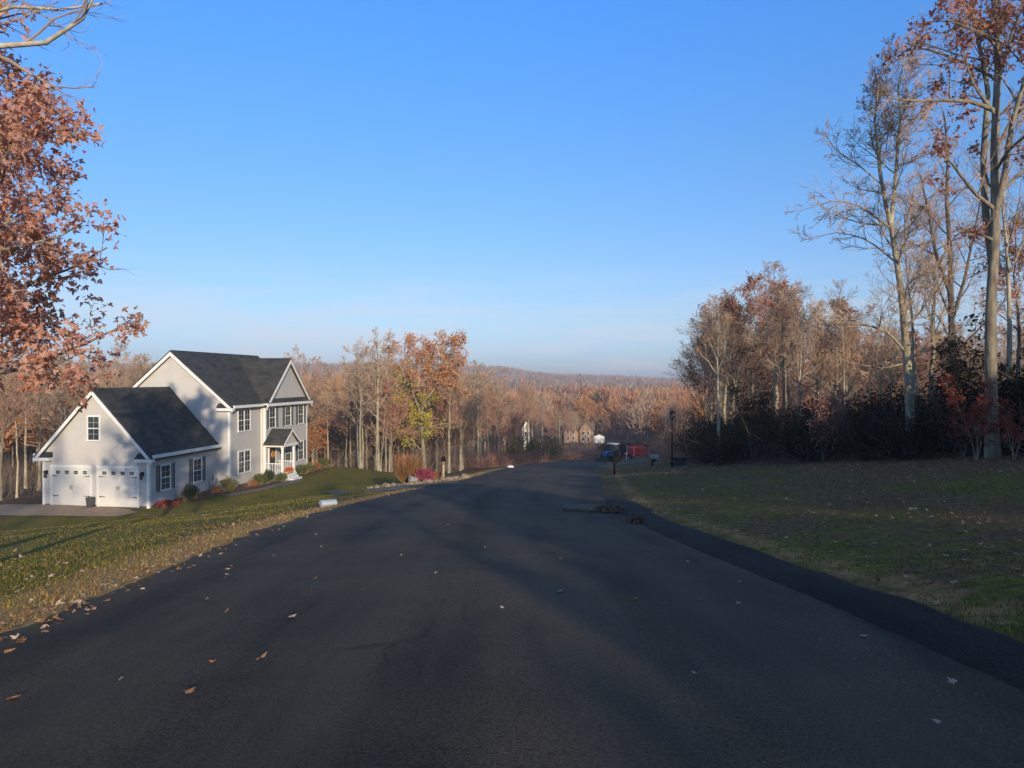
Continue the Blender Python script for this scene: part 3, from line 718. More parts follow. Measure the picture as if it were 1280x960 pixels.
def garage_door(c):
    w_, h_ = 2.60, 2.40
    mb = MB(); 
    for (c0, c1, z0, z1) in ((c - w_ / 2 - .13, c - w_ / 2, 0, h_), (c + w_ / 2, c + w_ / 2 + .13, 0, h_), (c - w_ / 2 - .13, c + w_ / 2 + .13, h_, h_ + .14)):
        mb.bx(c0, c1, -.06, .02, z0, z1)
    fr = mb.build('garage_door', M['white'], H)
    mb = MB()
    for i in range(4): mb.bx(c - w_ / 2, c + w_ / 2, -.012, .03, i * .6 + .004, i * .6 + .594)
    for s0 in (-1.28, -.66, .04, .66):                     # raised carriage-door battens
        pass
    for x0 in (-1.30, -.05, 1.2): mb.bx(c + x0, c + x0 + .1, -.026, -.0125, .02, 1.78)
    for z0 in (.02, 1.70): mb.bx(c - 1.2, c - .05, -.024, -.0125, z0, z0 + .1); mb.bx(c + .05, c + 1.2, -.024, -.0125, z0, z0 + .1)
    mb.build('door_panel', M['door_white'], fr)
    for j in range(4):
        for kx in (-.07, .07):
            mb = MB()
            for kz in (-.055, .055): mb.box((c - .93 + j * .62 + kx, -.016, 2.09 + kz), (.125, .006, .095))
            mb.build('pane', M['glass'], fr)
    for zz in (1.86, .62):
        for sg in (-1, 1):
            mb = MB(); mb.prism([(c + sg * 1.28, -.030, zz - .03), (c + sg * 1.28, -.030, zz + .03), (c + sg * .85, -.030, zz + .008), (c + sg * .85, -.030, zz - .008)], (0, .016, 0)); mb.build('hinge', M['iron'], fr)
    mb = MB(); mb.tube([(c - .06, -.05, 1.05), (c - .06, -.06, 1.17), (c - .06, -.05, 1.29)], .014, 6); mb.tube([(c + .06, -.05, 1.05), (c + .06, -.06, 1.17), (c + .06, -.05, 1.29)], .014, 6); mb.build('handle', M['iron'], fr)
garage_door(-5.26); garage_door(-2.07)
def wall_lamp(u):
    mb = MB(); mb.bx(u - .06, u + .06, -.03, .0, 1.95, 2.2); mb.box((u, -.12, 2.17), (.04, .2, .03)); mb.lathe([(.02, 2.2), (.11, 2.12), (.12, 2.10), (.10, 2.10)], (u, -.19, 0), 8); mb.lathe([(.07, 1.78), (.10, 1.80), (.03, 1.74)], (u, -.19, 0), 8)
    for k in range(4): mb.box((u + .08 * math.cos(k * 1.57), -.19 + .08 * math.sin(k * 1.57), 1.95), (.015, .015, .32))
    o = mb.build('wall_lamp', M['iron'], H)
    mb = MB(); mb.lathe([(.06, 1.81), (.075, 2.09)], (u, -.19, 0), 8); mb.build('lamp_glass', M['lamp_glass'], o)
wall_lamp(-.40); wall_lamp(-6.95)
# entrance portico
pc = 13.05
mb = MB(); mb.bx(BU + .004, BU + 1.55, pc - 1.15, pc + 1.15, -.3, .42); mb.build('porch_floor', M['white'], H)
mb = MB()
for i in range(2): mb.bx(BU + 1.56 + .3 * i, BU + 1.855 + .3 * i, pc - .8, pc + .8, -.3, .28 - .15 * i)
mb.build('porch_step', M['white'], H)
for sg in (-1, 1):
    mb = MB(); mb.box((BU + 1.38, pc + sg * .98, 1.5), (.16, .16, 2.15)); mb.box((BU + 1.38, pc + sg * .98, .48), (.22, .22, .12)); mb.box((BU + 1.38, pc + sg * .98, 2.58), (.22, .22, .1)); mb.build('porch_column', M['white'], H)
    mb = MB(); mb.bx(BU + .05, BU + 1.3, pc + sg * 1.0 - .03, pc + sg * 1.0 + .03, 1.3, 1.36); mb.bx(BU + .05, BU + 1.3, pc + sg * 1.0 - .025, pc + sg * 1.0 + .025, .52, .57)
    for i in range(9): mb.bx(BU + .12 + i * .14, BU + .15 + i * .14, pc + sg * 1.0 - .015, pc + sg * 1.0 + .015, .571, 1.299)
    mb.build('porch_railing', M['white'], H)
mb = MB(); mb.bx(BU + .004, BU + 1.6, pc - 1.2, pc + 1.2, 2.64, 2.86); o = mb.build('portico', M['white'], H)
mb = MB(); 
for sg in (-1, 1):
    mb.prism([(BU + .004, pc, 3.86), (BU + .004, pc + sg * 1.42, 2.80), (BU + .004, pc + sg * 1.42, 2.90), (BU + .004, pc, 3.98)], (1.72, 0, 0))
mb.build('portico_roof', M['shingle'], o)
mb = MB(); mb.prism([(BU + 1.52, pc - 1.15, 2.87), (BU + 1.52, pc + 1.15, 2.87), (BU + 1.52, pc, 3.80)], (.06, 0, 0)); mb.build('portico_gable', M['siding'], o)
for sg in (-1, 1):
    mb = MB(); mb.prism([(BU + 1.728, pc, 3.97), (BU + 1.728, pc + sg * 1.43, 2.9), (BU + 1.728, pc + sg * 1.43, 2.76), (BU + 1.728, pc, 3.80)], (.04, 0, 0)); mb.build('rake_board', M['white'], o)
mb = MB(); mb.bx(BU + .003, BU + .05, pc - .48, pc + .48, .42, 2.5); fd = mb.build('front_door', M['wood_door'], H)
mb = MB(); mb.bx(BU - .01, BU + .07, pc - .6, pc - .482, .42, 2.5); mb.bx(BU - .01, BU + .07, pc + .482, pc + .6, .42, 2.5); mb.bx(BU - .01, BU + .07, pc - .6, pc + .6, 2.502, 2.62); mb.build('frame', M['white'], fd)
mb = MB(); ring = [(BU + .09, pc + .2 * math.cos(t), 1.95 + .2 * math.sin(t)) for t in np.linspace(0, 6.283, 15)]; mb.tube(ring, .06, 6); 
w = tag(mb.build('wreath', M['amber']), 'amber wreath hanging on the dark front door of the house', 'wreath'); w.location = (HO[0], HO[1], HZ); w.rotation_euler = (0, 0, -PHI)
mb = MB(); mb.tube([(BU + .03, pc + 1.25, 2.0), (BU + .12, pc + 1.25, 2.1)], .03, 6); mb.lathe([(.03, 1.85), (.08, 1.9), (.08, 2.1), (.02, 2.2)], (BU + .14, pc + 1.25, 0), 8); mb.build('porch_lamp', M['iron'], H)
# foundation strip
mb = MB(); mb.bx(-7.275, .012, -.012, 7.4, -.6, .10); mb.bx(UR - 4, UR + .012, 7.49, BW0, -.6, .16); mb.build('foundation', M['slab'], H)

# planting round the house
def on(x, y, dz=0.): return (x, y, Tz(x, y) + dz)
strip('planting_bed', [(*hw(.6, 2.2), .7), (*hw(1.0, 5), .8), (*hw(2.1, 8.2), .9), (*hw(2.5, 11.3), .9)], 'mulch', .05, 40)
strip('planting_bed', [(*hw(2.3, 14.8), .6), (*hw(2.6, 17), .9), (*hw(2.5, 20), .9)], 'mulch', .05, 30)
sh_dark = shrub_mesh(1, .62, 1.0, 2600, .08, 'leaf_evergreen'); sh_olive = shrub_mesh(2, .6, .95, 1300, .10, 'leaf_olive'); sh_green = shrub_mesh(3, .6, .9, 1500, .09, 'leaf_green')
sh_red = shrub_mesh(4, .5, .45, 900, .08, 'mum_red'); sh_tan = shrub_mesh(5, .6, .9, 700, .09, 'leaf_copper')
def bed(u, w, mesh, sc, name, label, group=None, rz=0): place_shrub(name, mesh, on(*hw(u, w)), rz, sc, label, 'shrub', group)
bed(.75, 3.1, sh_dark, (.95, .95, .95), 'clipped_shrub', 'round dark evergreen shrub between the two windows on the garage side')
bed(.8, .55, sh_red, (1.3, 1.1, 1.), 'low_shrub', 'low red leaved shrub at the near corner of the garage')
bed(1.5, 6.5, sh_olive, (1., 1., 1.05), 'leafy_shrub', 'bright olive shrub where the garage meets the main house')
bed(1.0, 5.6, sh_tan, (.6, .6, .75), 'small_shrub', 'small coppery shrub beside the bright olive shrub at the garage')
bed(2.0, 8.9, sh_tan, (.7, .7, .6), 'small_shrub', 'small coppery shrub at the near corner of the main house')
bed(2.1, 9.8, sh_green, (1.05, 1, .9), 'leafy_shrub', 'green shrub under the lower twin window')
bed(2.2, 11.0, sh_dark, (.85, .85, .95), 'clipped_shrub', 'dark green shrub left of the porch railing')
bed(2.9, 11.6, sh_green, (.8, .8, .75), 'leafy_shrub', 'small green shrub right against the porch railing')
bed(2.6, 15.6, sh_green, (.9, .9, .9), 'leafy_shrub', 'green shrub just right of the porch steps')
bed(2.8, 17.0, sh_olive, (1.05, .9, .8), 'leafy_shrub', 'olive shrub in the bed right of the porch')
bed(2.7, 18.4, sh_tan, (1., 1., .85), 'small_shrub', 'coppery shrub under the far lower window')
bed(2.8, 20.0, sh_green, (1.1, 1.1, .9), 'leafy_shrub', 'green shrub at the far corner of the house')
# potted orange flowers on the porch floor
fl = thing('flower_box', 'box of bright orange flowers on the porch steps of the house', 'flower box', (*hw(BU + 1.34, pc + .1), HZ + .42), -PHI)
mb = MB(); mb.prism([(-.16, -.55, 0), (.16, -.55, 0), (.2, -.55, .22), (-.2, -.55, .22)], (0, 1.1, 0)); mb.build('planter', M['post_wood'], fl, .01)
C = RNG.normal(0, 1, (900, 3)) * np.array([.11, .3, .08]) + np.array([0, 0, .34]); lv, lf = leaf_geo(RNG, C, .085)
link('flowers', np_mesh('flowers', lv, [lf], [M['mum_orange']]), fl)
# waste bin between the doors
bn = thing('waste_bin', 'grey waste bin standing between the two garage doors', 'bin', (*hw(-3.67, -.40), HZ + .03), -PHI, None, .64)
mb = MB(); mb.add([(-.22, -.22, .02), (.22, -.22, .02), (.22, .22, .02), (-.22, .22, .02), (-.28, -.28, .85), (.28, -.28, .85), (.28, .28, .85), (-.28, .28, .85)], [(3, 2, 1, 0), (4, 5, 6, 7), (0, 1, 5, 4), (1, 2, 6, 5), (2, 3, 7, 6), (3, 0, 4, 7)]); mb.build('body', M['bin'], bn, .03)
mb = MB(); mb.add([(-.31, -.31, .855), (.31, -.31, .855), (.31, .31, .855), (-.31, .31, .855), (-.25, -.25, .95), (.25, -.25, .95), (.25, .25, .98), (-.25, .25, .98)], [(3, 2, 1, 0), (4, 5, 6, 7), (0, 1, 5, 4), (1, 2, 6, 5), (2, 3, 7, 6), (3, 0, 4, 7)]); mb.build('lid', M['bin'], bn, .015)
mb = MB()
for sg in (-1, 1): mb.lathe([(.09, -.03), (.09, .03)], (sg * .2, .22, .09), 10, 'x')
mb.build('wheels', M['tyre'], bn)
# shepherd hook with a hanging feeder
hk = thing('garden_hook', 'thin iron garden hook with a hanging feeder in front of the garage side', 'garden hook', on(*hw(.95, 5.0)))
mb = MB(); mb.tube([(0, 0, -.2), (0, 0, 1.35), (.05, 0, 1.48), (.17, 0, 1.5), (.24, 0, 1.40)], .016, 6); mb.build('pole', M['iron'], hk)
mb = MB(); mb.lathe([(.02, 1.38), (.10, 1.31), (.06, 1.30), (.06, 1.10), (.11, 1.08), (.11, 1.06)], (.24, 0, 0), 10); mb.build('feeder', M['bin'], hk)

# ------------------------------------------------------------------ roadside things
def mailbox(name, label, x, y, rz, post, box, h=1.05, w=.20, flag=True, arm=True):
    e = thing(name, label, 'mailbox', on(x, y), rz)
    mb = MB(); mb.bx(-.06, .06, -.06, .06, -.4, h); mb.build('post', M[post], e, .008)
    mb = MB(); mb.bx(-.33, .12, -.07, .07, h + .003, h + .06)
    mb.prism([(-.05, -.035, h - .02), (-.27, -.035, h), (-.30, -.035, h), (-.05, -.035, h - .20)], (0, .07, 0)); mb.build('bracket', M[post], e, .006)
    mb = MB(); n = 9; prof = [(-w / 2, 0), (w / 2, 0), (w / 2, .14)] + [(w / 2 * math.cos(t), .14 + w / 2 * math.sin(t)) for t in np.linspace(0, math.pi, n)[1:-1]] + [(-w / 2, .14)]
    mb.prism([(-.42, a, h + .064 + b_) for a, b_ in prof], (.56, 0, 0)); bo = mb.build('box', M[box], e, .006)
    mb = MB(); mb.prism([(-.435, a * 1.05, h + .060 + b_ * 1.04) for a, b_ in prof], (.013, 0, 0)); mb.build('door', M[box], bo)
    if flag:
        mb = MB(); mb.bx(-.25, -.22, -w / 2 - .016, -w / 2 - .006, h + .2, h + .42); mb.bx(-.25, -.13, -w / 2 - .016, -w / 2 - .006, h + .421, h + .49); mb.build('flag', M['red_paint'], bo)
    return e
mailbox('mailbox', 'black mailbox on a pale wooden post in the flower bed by the left road edge', -4.25, 44.0, rad(90), 'post_wood', 'black', 1.15, .26)
x, y = 6.5, 45.0
mailbox('mailbox', 'black mailbox on a thin dark post at the right road edge before the tractor', x, y, rad(200), 'iron', 'black', .80, .24, False)
mailbox('mailbox', 'dark mailbox with a pale lid on a low post right of the tractor', 10.1, 51, rad(180), 'iron', 'grey_metal', .45, .3, False)
# flower bed at the left
gr_x, gr_y = -6.6, 45.2
og = thing('ornamental_grass', 'tall rust brown ornamental grass clump in the roadside flower bed', 'ornamental grass', on(gr_x, gr_y))
def blades(rng, n, r, h, spread, width, name, mat, parent, base=0.):
    a = rng.random(n) * 6.283; rr = r * np.sqrt(rng.random(n)); S = np.stack([rr * np.cos(a), rr * np.sin(a), np.full(n, base - .05)], 1)
    d = nrm(np.stack([np.cos(a) * spread * rng.random(n), np.sin(a) * spread * rng.random(n), np.ones(n)], 1))
    P = grow(rng, S, d, h * rng.uniform(.6, 1.1, n), 4, .08, -.04)
    side = nrm(np.cross(P[:, -1] - P[:, 0], rng.normal(0, 1, (n, 3))))[:, None] * (width * np.array([1, .9, .7, .1]))[None, :, None]
    V_ = np.concatenate([P - side, P + side], 1).reshape(-1, 3); o = (np.arange(n) * 8)[:, None, None]; i = np.arange(3)
    Fb = (o + np.stack([i, i + 1, i + 5, i + 4], -1)[None]).reshape(-1, 4)
    return link(name, np_mesh(name, V_, [Fb], [M[mat]]), parent)
blades(RNG, 900, .35, 1.75, .55, .016, 'blades', 'plume', og); blades(RNG, 160, .25, 2.1, .45, .03, 'plumes', 'leaf_copper', og)
pm = shrub_mesh(6, .6, .8, 1800, .09, 'mum_pink')
place_shrub('flowering_mum', pm, on(-5.4, 44.1), 0, (1.05, 1, 1.05), 'round magenta flowering bush beside the tall rust grass', 'flowering bush')
place_shrub('flowering_mum', sh_tan, on(-4.8, 45.0), 0, (.6, .6, .7), 'small coppery bush just left of the wooden mailbox post', 'flowering bush')
def rock(name, x, y, s, mat, seed, label, group=None, dz=0., cat='stone'):
    rng = np.random.default_rng(seed); bm = bmesh.new(); bmesh.ops.create_icosphere(bm, subdivisions=3, radius=1)
    ax = [nrm(rng.normal(0, 1, 3)) for _ in range(9)]
    for v in bm.verts:
        p = np.array(v.co); k = 1.
        for a in ax: 
            d = p @ a
            if d > .62: k = min(k, .62 / d + .04)
        v.co = Vector(p * k * np.array(s) * (1 + .05 * math.sin(7 * p[0] + seed) * math.cos(6 * p[1])))
    me = bpy.data.meshes.new(name); bm.to_mesh(me); bm.free(); me.materials.append(M[mat])
    o = link(name, me, None, (x, y, Tz(x, y) + dz + s[2] * .35)); o.rotation_euler = (0, 0, rng.random() * 6); return tag(o, label, cat, group)
rock('boulder', -6.1, 43.6, (.42, .34, .40), 'stone_grey', 3, 'rounded grey boulder left of the magenta flowering bush', None, .05, 'boulder')
rng = np.random.default_rng(5)
for i, t in enumerate(np.linspace(0, 1, 22)):
    px = 462 + 120 * t; x = -8.9 + 6.1 * t + rng.normal(0, .08); y = 43.6 - 1.6 * t + rng.normal(0, .12) + 1.5 * (t < .2) * (.2 - t) * 5
    s = rng.uniform(.14, .30)
    rock('edging_stone', x, y, (s * 1.3, s, s * .75), 'stone', 40 + i, 'tan edging stone in the row along the front of the roadside flower bed', 'edging stones of the flower bed')
rock('edging_stone', -2.75, 42.2, (.36, .25, .26), 'stone', 77, 'orange tan stone at the right tip of the flower bed', None)
strip('flower_bed', [(-9.2, 45.6, .9), (-6.5, 44.8, 1.3), (-4.4, 43.9, 1.0), (-2.9, 42.6, .5)], 'mulch', .03, 30)
# overturned pale box
bx_x, bx_y = ground_at(414, 633)
bo = thing('plastic_box', 'pale white box tipped on its side in the leaves at the left road edge', 'box', (bx_x - .1, bx_y, Tz(bx_x, bx_y) + .06), rad(33), None, .8); bo.scale = (.85, .8, .55)
mb = MB(); prof = [(-.17, 0), (.17, 0), (.17, .17)] + [(.17 * math.cos(t), .17 + .12 * math.sin(t)) for t in np.linspace(0, math.pi, 9)[1:-1]] + [(-.17, .17)]
rt = Matrix.Rotation(rad(38), 3, 'X') 
mb.prism([tuple(rt @ Vector((-.27, a, b_ - .02))) for a, b_ in prof], (.54, 0, 0)); mb.build('body', M['white_plastic'], bo, .02)
mb = MB(); mb.prism([tuple(rt @ Vector((-.30, a * 1.06, b_ * 1.05 - .03))) for a, b_ in prof], (.028, 0, 0)); mb.build('door', M['white_plastic'], bo, .01)
rx_, ry_ = ground_at(638, 585)
rock('pale_stone', rx_, ry_, (.32, .26, .20), 'white_plastic', 9, 'small white stone at the left road edge far down the road', None)
# stone slab and leaf heap at the right-hand bend
sx, sy = ground_at(728, 640)
sl = thing('drain_slab', 'weathered concrete drain slab lying at the right road edge', 'slab', (sx, sy, float(R(sy)) + .02), rad(-9))
mb = MB(); mb.box((0, 0, .075), (.95, .70, .09)); mb.build('slab', M['slab'], sl, .03)
mb = MB(); mb.bx(-.40, .40, -.38, -.30, -.06, .029); mb.bx(-.40, .40, .28, .34, -.06, .029); mb.build('rim', M['stone_grey'], sl, .01)
def heap(name, x, y, rx, ry, h, n, size, mat, label, cat='leaf heap', lift=0.):
    rng = np.random.default_rng(int(abs(x * 100))); q = rng.normal(0, .45, (n, 2)); r2 = (q ** 2).sum(1)
    zz = np.exp(-r2 * 1.8) * rng.random(n) ** .5
    gx = x + q[:, 0] * rx; gy = y + q[:, 1] * ry
    C = np.stack([gx, gy, np.maximum(T(gx, gy), np.where((gx > edgeL(gy)) & (gx < edgeR(gy)), R(gy) + .05, -99)) + zz * h + .02 + lift], 1)
    lv, lf = leaf_geo(rng, C, size, True); o = link(name, np_mesh(name, lv, [lf], [M[mat]])); return tag(o, label, cat)
heap('leaf_heap', sx + .75, sy - .15, .62, .55, .10, 900, .07, 'leaf_dark', 'dark heap of dead leaves on the road edge beside the concrete slab')
heap('leaf_heap', sx + 1.0, sy - 2.9, .27, .25, .07, 520, .085, 'leaf_dark', 'small heap of dead leaves where the black kerb begins')
# tractor and red trailer far down the road
tx, ty = 14.0, 100.0; tz = Tz(tx, ty)
tr = thing('tractor', 'dark tractor with blue front, pale roof and red hubs parked down the road', 'tractor', (tx, ty, tz), rad(143))
mb = MB(); mb.bx(-.36, .36, .1, 1.75, .85, 1.5); mb.prism([(-.4, 1.75, .8), (.4, 1.75, .8), (.36, 1.75, 1.45), (-.36, 1.75, 1.45)], (0, .12, 0)); mb.build('hood', M['blue_paint'], tr, .06)
mb = MB(); mb.bx(-.35, .35, -1.2, 1.7, .45, .74); mb.bx(-.6, .6, -.9, .0, .74, 1.1); mb.build('chassis', M['tractor_dark'], tr, .03)
mb = MB()
for sx_ in (-1, 1):
    for yy in (-1.05, .05): mb.tube([(sx_ * .62, yy, 1.1), (sx_ * .58, yy, 2.4)], .05, 6)
mb.bx(-.66, .66, -1.1, -.98, 1.1, 1.5); cab = mb.build('cab', M['tractor_dark'], tr)
mb = MB(); mb.bx(-.585, .585, -1.02, .02, 1.52, 2.38); mb.build('pane', M['glass'], cab)
mb = MB(); mb.box((0, -.5, 2.47), (1.5, 1.4, .13)); mb.build('roof', M['white_plastic'], tr, .05)
def wheel(par, x, y, z, r, w_, rim):
    mb = MB(); mb.lathe([(r * .55, -w_ / 2), (r * .93, -w_ / 2), (r, -w_ * .3), (r, w_ * .3), (r * .93, w_ / 2), (r * .55, w_ / 2)], (x, y, z), 24, 'x'); o = mb.build('wheel', M['tyre'], par)
    mb = MB(); mb.lathe([(.04, -w_ * .53), (r * .3, -w_ * .4), (r * .56, -w_ * .505), (r * .56, w_ * .505), (r * .3, w_ * .4), (.04, w_ * .53)], (x, y, z), 20, 'x'); mb.build('rim', M[rim], o)
for sg in (-1, 1): wheel(tr, sg * .9, -.6, .78, .78, .42, 'red_paint'); wheel(tr, sg * .75, 1.25, .5, .5, .28, 'red_paint')
for sg in (-1, 1):
    mb = MB(); mb.tube([(sg * .9, -1.35, 1.2), (sg * .9, -1.0, 1.62), (sg * .9, -.5, 1.72), (sg * .9, 0, 1.55)], [.05, .07, .07, .05], 6); mb.build('fender', M['tractor_dark'], tr)
    mb = MB(); mb.tube([(sg * .5, .3, 1.2), (sg * .55, 1.6, 1.5), (sg * .55, 2.5, .5)], .09, 6); mb.build('loader_arm', M['tractor_dark'], tr)
mb = MB(); mb.prism([(-1.0, 2.4, .15), (-1.0, 2.95, .1), (-1.0, 2.5, .75)], (2.0, 0, 0)); mb.build('bucket', M['tractor_dark'], tr)
mb = MB(); mb.tube([(.25, 1.1, 1.5), (.25, 1.1, 2.3)], .05, 8); mb.build('exhaust', M['iron'], tr)
ttx, tty = 17.9, 101.; rt_ = thing('trailer', 'red box trailer with pale corner posts parked beside the dark tractor', 'trailer', on(ttx, tty), rad(188))
mb = MB(); mb.bx(-1.05, 1.05, -1.6, 1.6, .55, .66)
for sg in (-1, 1): mb.bx(sg * 1.05 - .03, sg * 1.05 + .03, -1.6, 1.6, .664, 1.75); mb.bx(-1.019, 1.019, sg * 1.6 - .03, sg * 1.6 + .03, .664, 1.75)
for i in range(5): mb.bx(-.9 + i * .42, -.86 + i * .42, 1.632, 1.66, .67, 1.72)
mb.build('body', M['red_paint'], rt_)
mb = MB()
for sg in (-1, 1):
    for sy_ in (-1, 1): mb.box((sg * 1.09, sy_ * 1.64, 1.2), (.09, .09, 1.3))
mb.build('corner_posts', M['white_plastic'], rt_)
for sg in (-1, 1): wheel(rt_, sg * .95, 0, .36, .36, .22, 'grey_metal')
mb = MB(); mb.tube([(-.7, 1.6, .55), (0, 2.9, .5), (.7, 1.6, .55)], .05, 6); mb.build('drawbar', M['grey_metal'], rt_)
mb = MB(); mb.tube([(0, 2.85, 0), (0, 2.85, .7)], .04, 6); mb.build('jack', M['grey_metal'], rt_)
sp_x, sp_y = 16.0, 99.0; wp = thing('marker_sign', 'white cross shaped marker between the tractor and the red trailer', 'sign', on(sp_x, sp_y), 0)
mb = MB(); mb.bx(-.05, .05, -.04, .04, -.2, 1.25); mb.build('post', M['white_plastic'], wp)
mb = MB(); mb.bx(-.32, .1, -.07, -.042, .85, 1.02); mb.build('board', M['white_plastic'], wp)
# lamp post
lx, ly = 10.0, 44.3
lp = thing('street_lamp', 'slim black lamp post with lantern at the edge of the right hand woods', 'street lamp', on(lx, ly))
mb = MB(); mb.tube([(0, 0, -.3), (0, 0, .25), (0, 0, .3), (0, 0, 2.95)], [.09, .09, .05, .04], 10); mb.tube([(-.22, 0, 2.6), (.22, 0, 2.6)], .014, 6); mb.build('pole', M['iron'], lp)
mb = MB(); mb.lathe([(.04, 2.95), (.13, 3.0), (.10, 3.02)], (0, 0, 0), 8); mb.lathe([(.21, 3.36), (.19, 3.38), (.06, 3.52), (.02, 3.60)], (0, 0, 0), 8)
for k in range(4): mb.tube([(.10 * math.cos(k * 1.571 + .78), .10 * math.sin(k * 1.571 + .78), 3.0), (.18 * math.cos(k * 1.571 + .78), .18 * math.sin(k * 1.571 + .78), 3.37)], .012, 4)
la = mb.build('lantern', M['iron'], lp)
mb = MB(); mb.lathe([(.09, 3.01), (.165, 3.355)], (0, 0, 0), 8); mb.build('lamp_glass', M['lamp_glass'], la)
db = thing('storage_box', 'low dark box standing at the foot of the black lamp post', 'box', on(10.6, 45.2), .2)
mb = MB(); mb.bx(-.42, .42, -.28, .28, -.15, .42); mb.build('body', M['bin'], db, .03); mb = MB(); mb.bx(-.45, .45, -.31, .31, .424, .50); mb.build('lid', M['black'], db, .02)

# ------------------------------------------------------------------ far houses
fx, fy = 19.5, 195.; fh = thing('house', 'far brick house with gables and a white garage down the valley', 'house', (fx, fy, Tz(fx, fy)), rad(-6), None, .74)
mb = MB(); mb.prism([(-7, 0, -.8), (4, 0, -.8), (4, 0, 4.6), (-7, 0, 4.6)], (0, 7, 0)); mb.prism([(-1.2, -1.2, -.8), (3.2, -1.2, -.8), (3.2, -1.2, 4.8), (1, -1.2, 7.4), (-1.2, -1.2, 4.8)], (0, 4.5, 0)); mb.build('wall', M['brick'], fh)
mb = MB()
mb.prism([(-7.4, -.4, 4.5), (-7.4, 3.5, 7.6), (-7.4, 7.4, 4.5), (-7.4, 7.4, 4.3), (-7.4, 3.5, 7.3), (-7.4, -.4, 4.3)], (11.8, 0, 0))
for sg in (-1, 1): mb.prism([(1, -1.5, 7.7), (1 + sg * 2.6, -1.5, 4.7), (1 + sg * 2.6, -1.5, 4.5), (1, -1.5, 7.45)], (0, 5, 0))
mb.build('roof', M['far_roof'], fh)
mb = MB(); mb.prism([(4.02, -.6, -.8), (8, -.6, -.8), (8, -.6, 2.3), (6.0, -.6, 3.1), (4.02, -.6, 2.3)], (0, 6, 0)); ga = mb.build('garage', M['white'], fh)
mb = MB()
for sg in (-1, 1): mb.prism([(6.0, -.9, 3.32), (6.0 + sg * 2.4, -.9, 2.36), (6.0 + sg * 2.4, -.9, 2.2), (6.0, -.9, 3.14)], (0, 6.6, 0))
mb.build('garage_roof', M['far_roof'], ga)
for x0, z0, yy in ((-5.5, .9, 0), (-3.5, .9, 0), (-5.5, 3., 0), (-3.5, 3., 0), (.1, 2.9, -1.2), (1.9, 2.9, -1.2), (.1, .8, -1.2), (1.9, .8, -1.2)):
    mb = MB(); mb.bx(x0 - .5, x0 + .5, yy - .05, yy + .02, z0, z0 + 1.4); o = mb.build('window', M['white'], fh)
    mb = MB(); mb.bx(x0 - .4, x0 + .4, yy - .06, yy - .051, z0 + .1, z0 + 1.3); mb.build('pane', M['glass'], o)
mb = MB(); mb.bx(-2.5, -1.9, 3, 3.6, 6.5, 8.6); mb.build('chimney', M['brick'], fh)
wx, wy = 3.3, 168.; wh = thing('shed', 'small white steep gabled shed glimpsed among the trees in the valley', 'shed', (wx, wy, Tz(wx, wy) + 2.), rad(8))
mb = MB(); mb.prism([(-.8, 0, -2.5), (.8, 0, -2.5), (.8, 0, 3.6), (0, 0, 5.2), (-.8, 0, 3.6)], (0, 3, 0)); mb.build('wall', M['white'], wh)
mb = MB()
for sg in (-1, 1): mb.prism([(0, -.2, 5.42), (sg * 1.0, -.2, 3.4), (sg * 1.0, -.2, 3.25), (0, -.2, 5.22)], (0, 3.4, 0))
mb.build('roof', M['far_roof'], wh)
mb = MB(); mb.bx(-.28, .28, -.03, .02, 1.5, 2.6); mb.build('window', M['glass'], wh)

# ------------------------------------------------------------------ hero trees
def px_poly(pts, d, base):
    out = []
    for p in pts:
        dd = d + (p[2] if len(p) > 2 else 0); out.append(at(p[0], p[1], dd) - base)
    return np.array(out)
def multi_trunk(lines, n=16):
    Ps, Rs = [], []
    for pts, r0, r1 in lines:
        q = resample(pts, n); Ps.append(q); t = np.linspace(0, 1, n); Rr = r0 + (r1 - r0) * t
        if pts[0][2] < .2: Rr[0] *= 1.4; Rr[1] *= 1.08
        Rs.append(Rr)
    return np.array(Ps), np.array(Rs)
# right-hand russet oak
d = 22.; bxy = ((1242 - CX) / F * d, d); base = np.array([bxy[0], bxy[1], Tz(*bxy)])
L = [(np.vstack([[0, 0, -.35], px_poly([(1240, 520), (1238, 440), (1238, 370), (1242, 320), (1245, 265), (1241, 215), (1243, 150), (1246, 80), (1240, 0), (1238, -80), (1246, -160)], d, base)]), .185, .05),
     (px_poly([(1240, 330, .1), (1230, 260, .4), (1228, 190, .8), (1234, 110, 1.0), (1218, 40, 1.3), (1205, -60, 1.5)], d, base), .12, .03),
     (px_poly([(1243, 270), (1255, 215, -.4), (1262, 160, -.6), (1285, 80, -1.), (1310, -20, -1.2)], d, base), .09, .03)]
P0, R0 = multi_trunk(L)
ex = [(px_poly([(1242, 262), (1215, 240, -.3), (1185, 200, -.4), (1165, 185, -.5)], d, base), .07),
      (px_poly([(1244, 140), (1215, 128, -.4), (1180, 126, -.8), (1140, 128, -1.0), (1108, 122, -1.2)], d, base), .075),
      (px_poly([(1240, 300), (1222, 292, -.3), (1200, 285, -.6)], d, base), .05),
      (px_poly([(1244, 100), (1215, 85, .5), (1180, 70, .8), (1130, 55, 1.0)], d, base), .06),
      (px_poly([(1246, 245), (1275, 215, .3), (1310, 190, .6)], d, base), .06)]
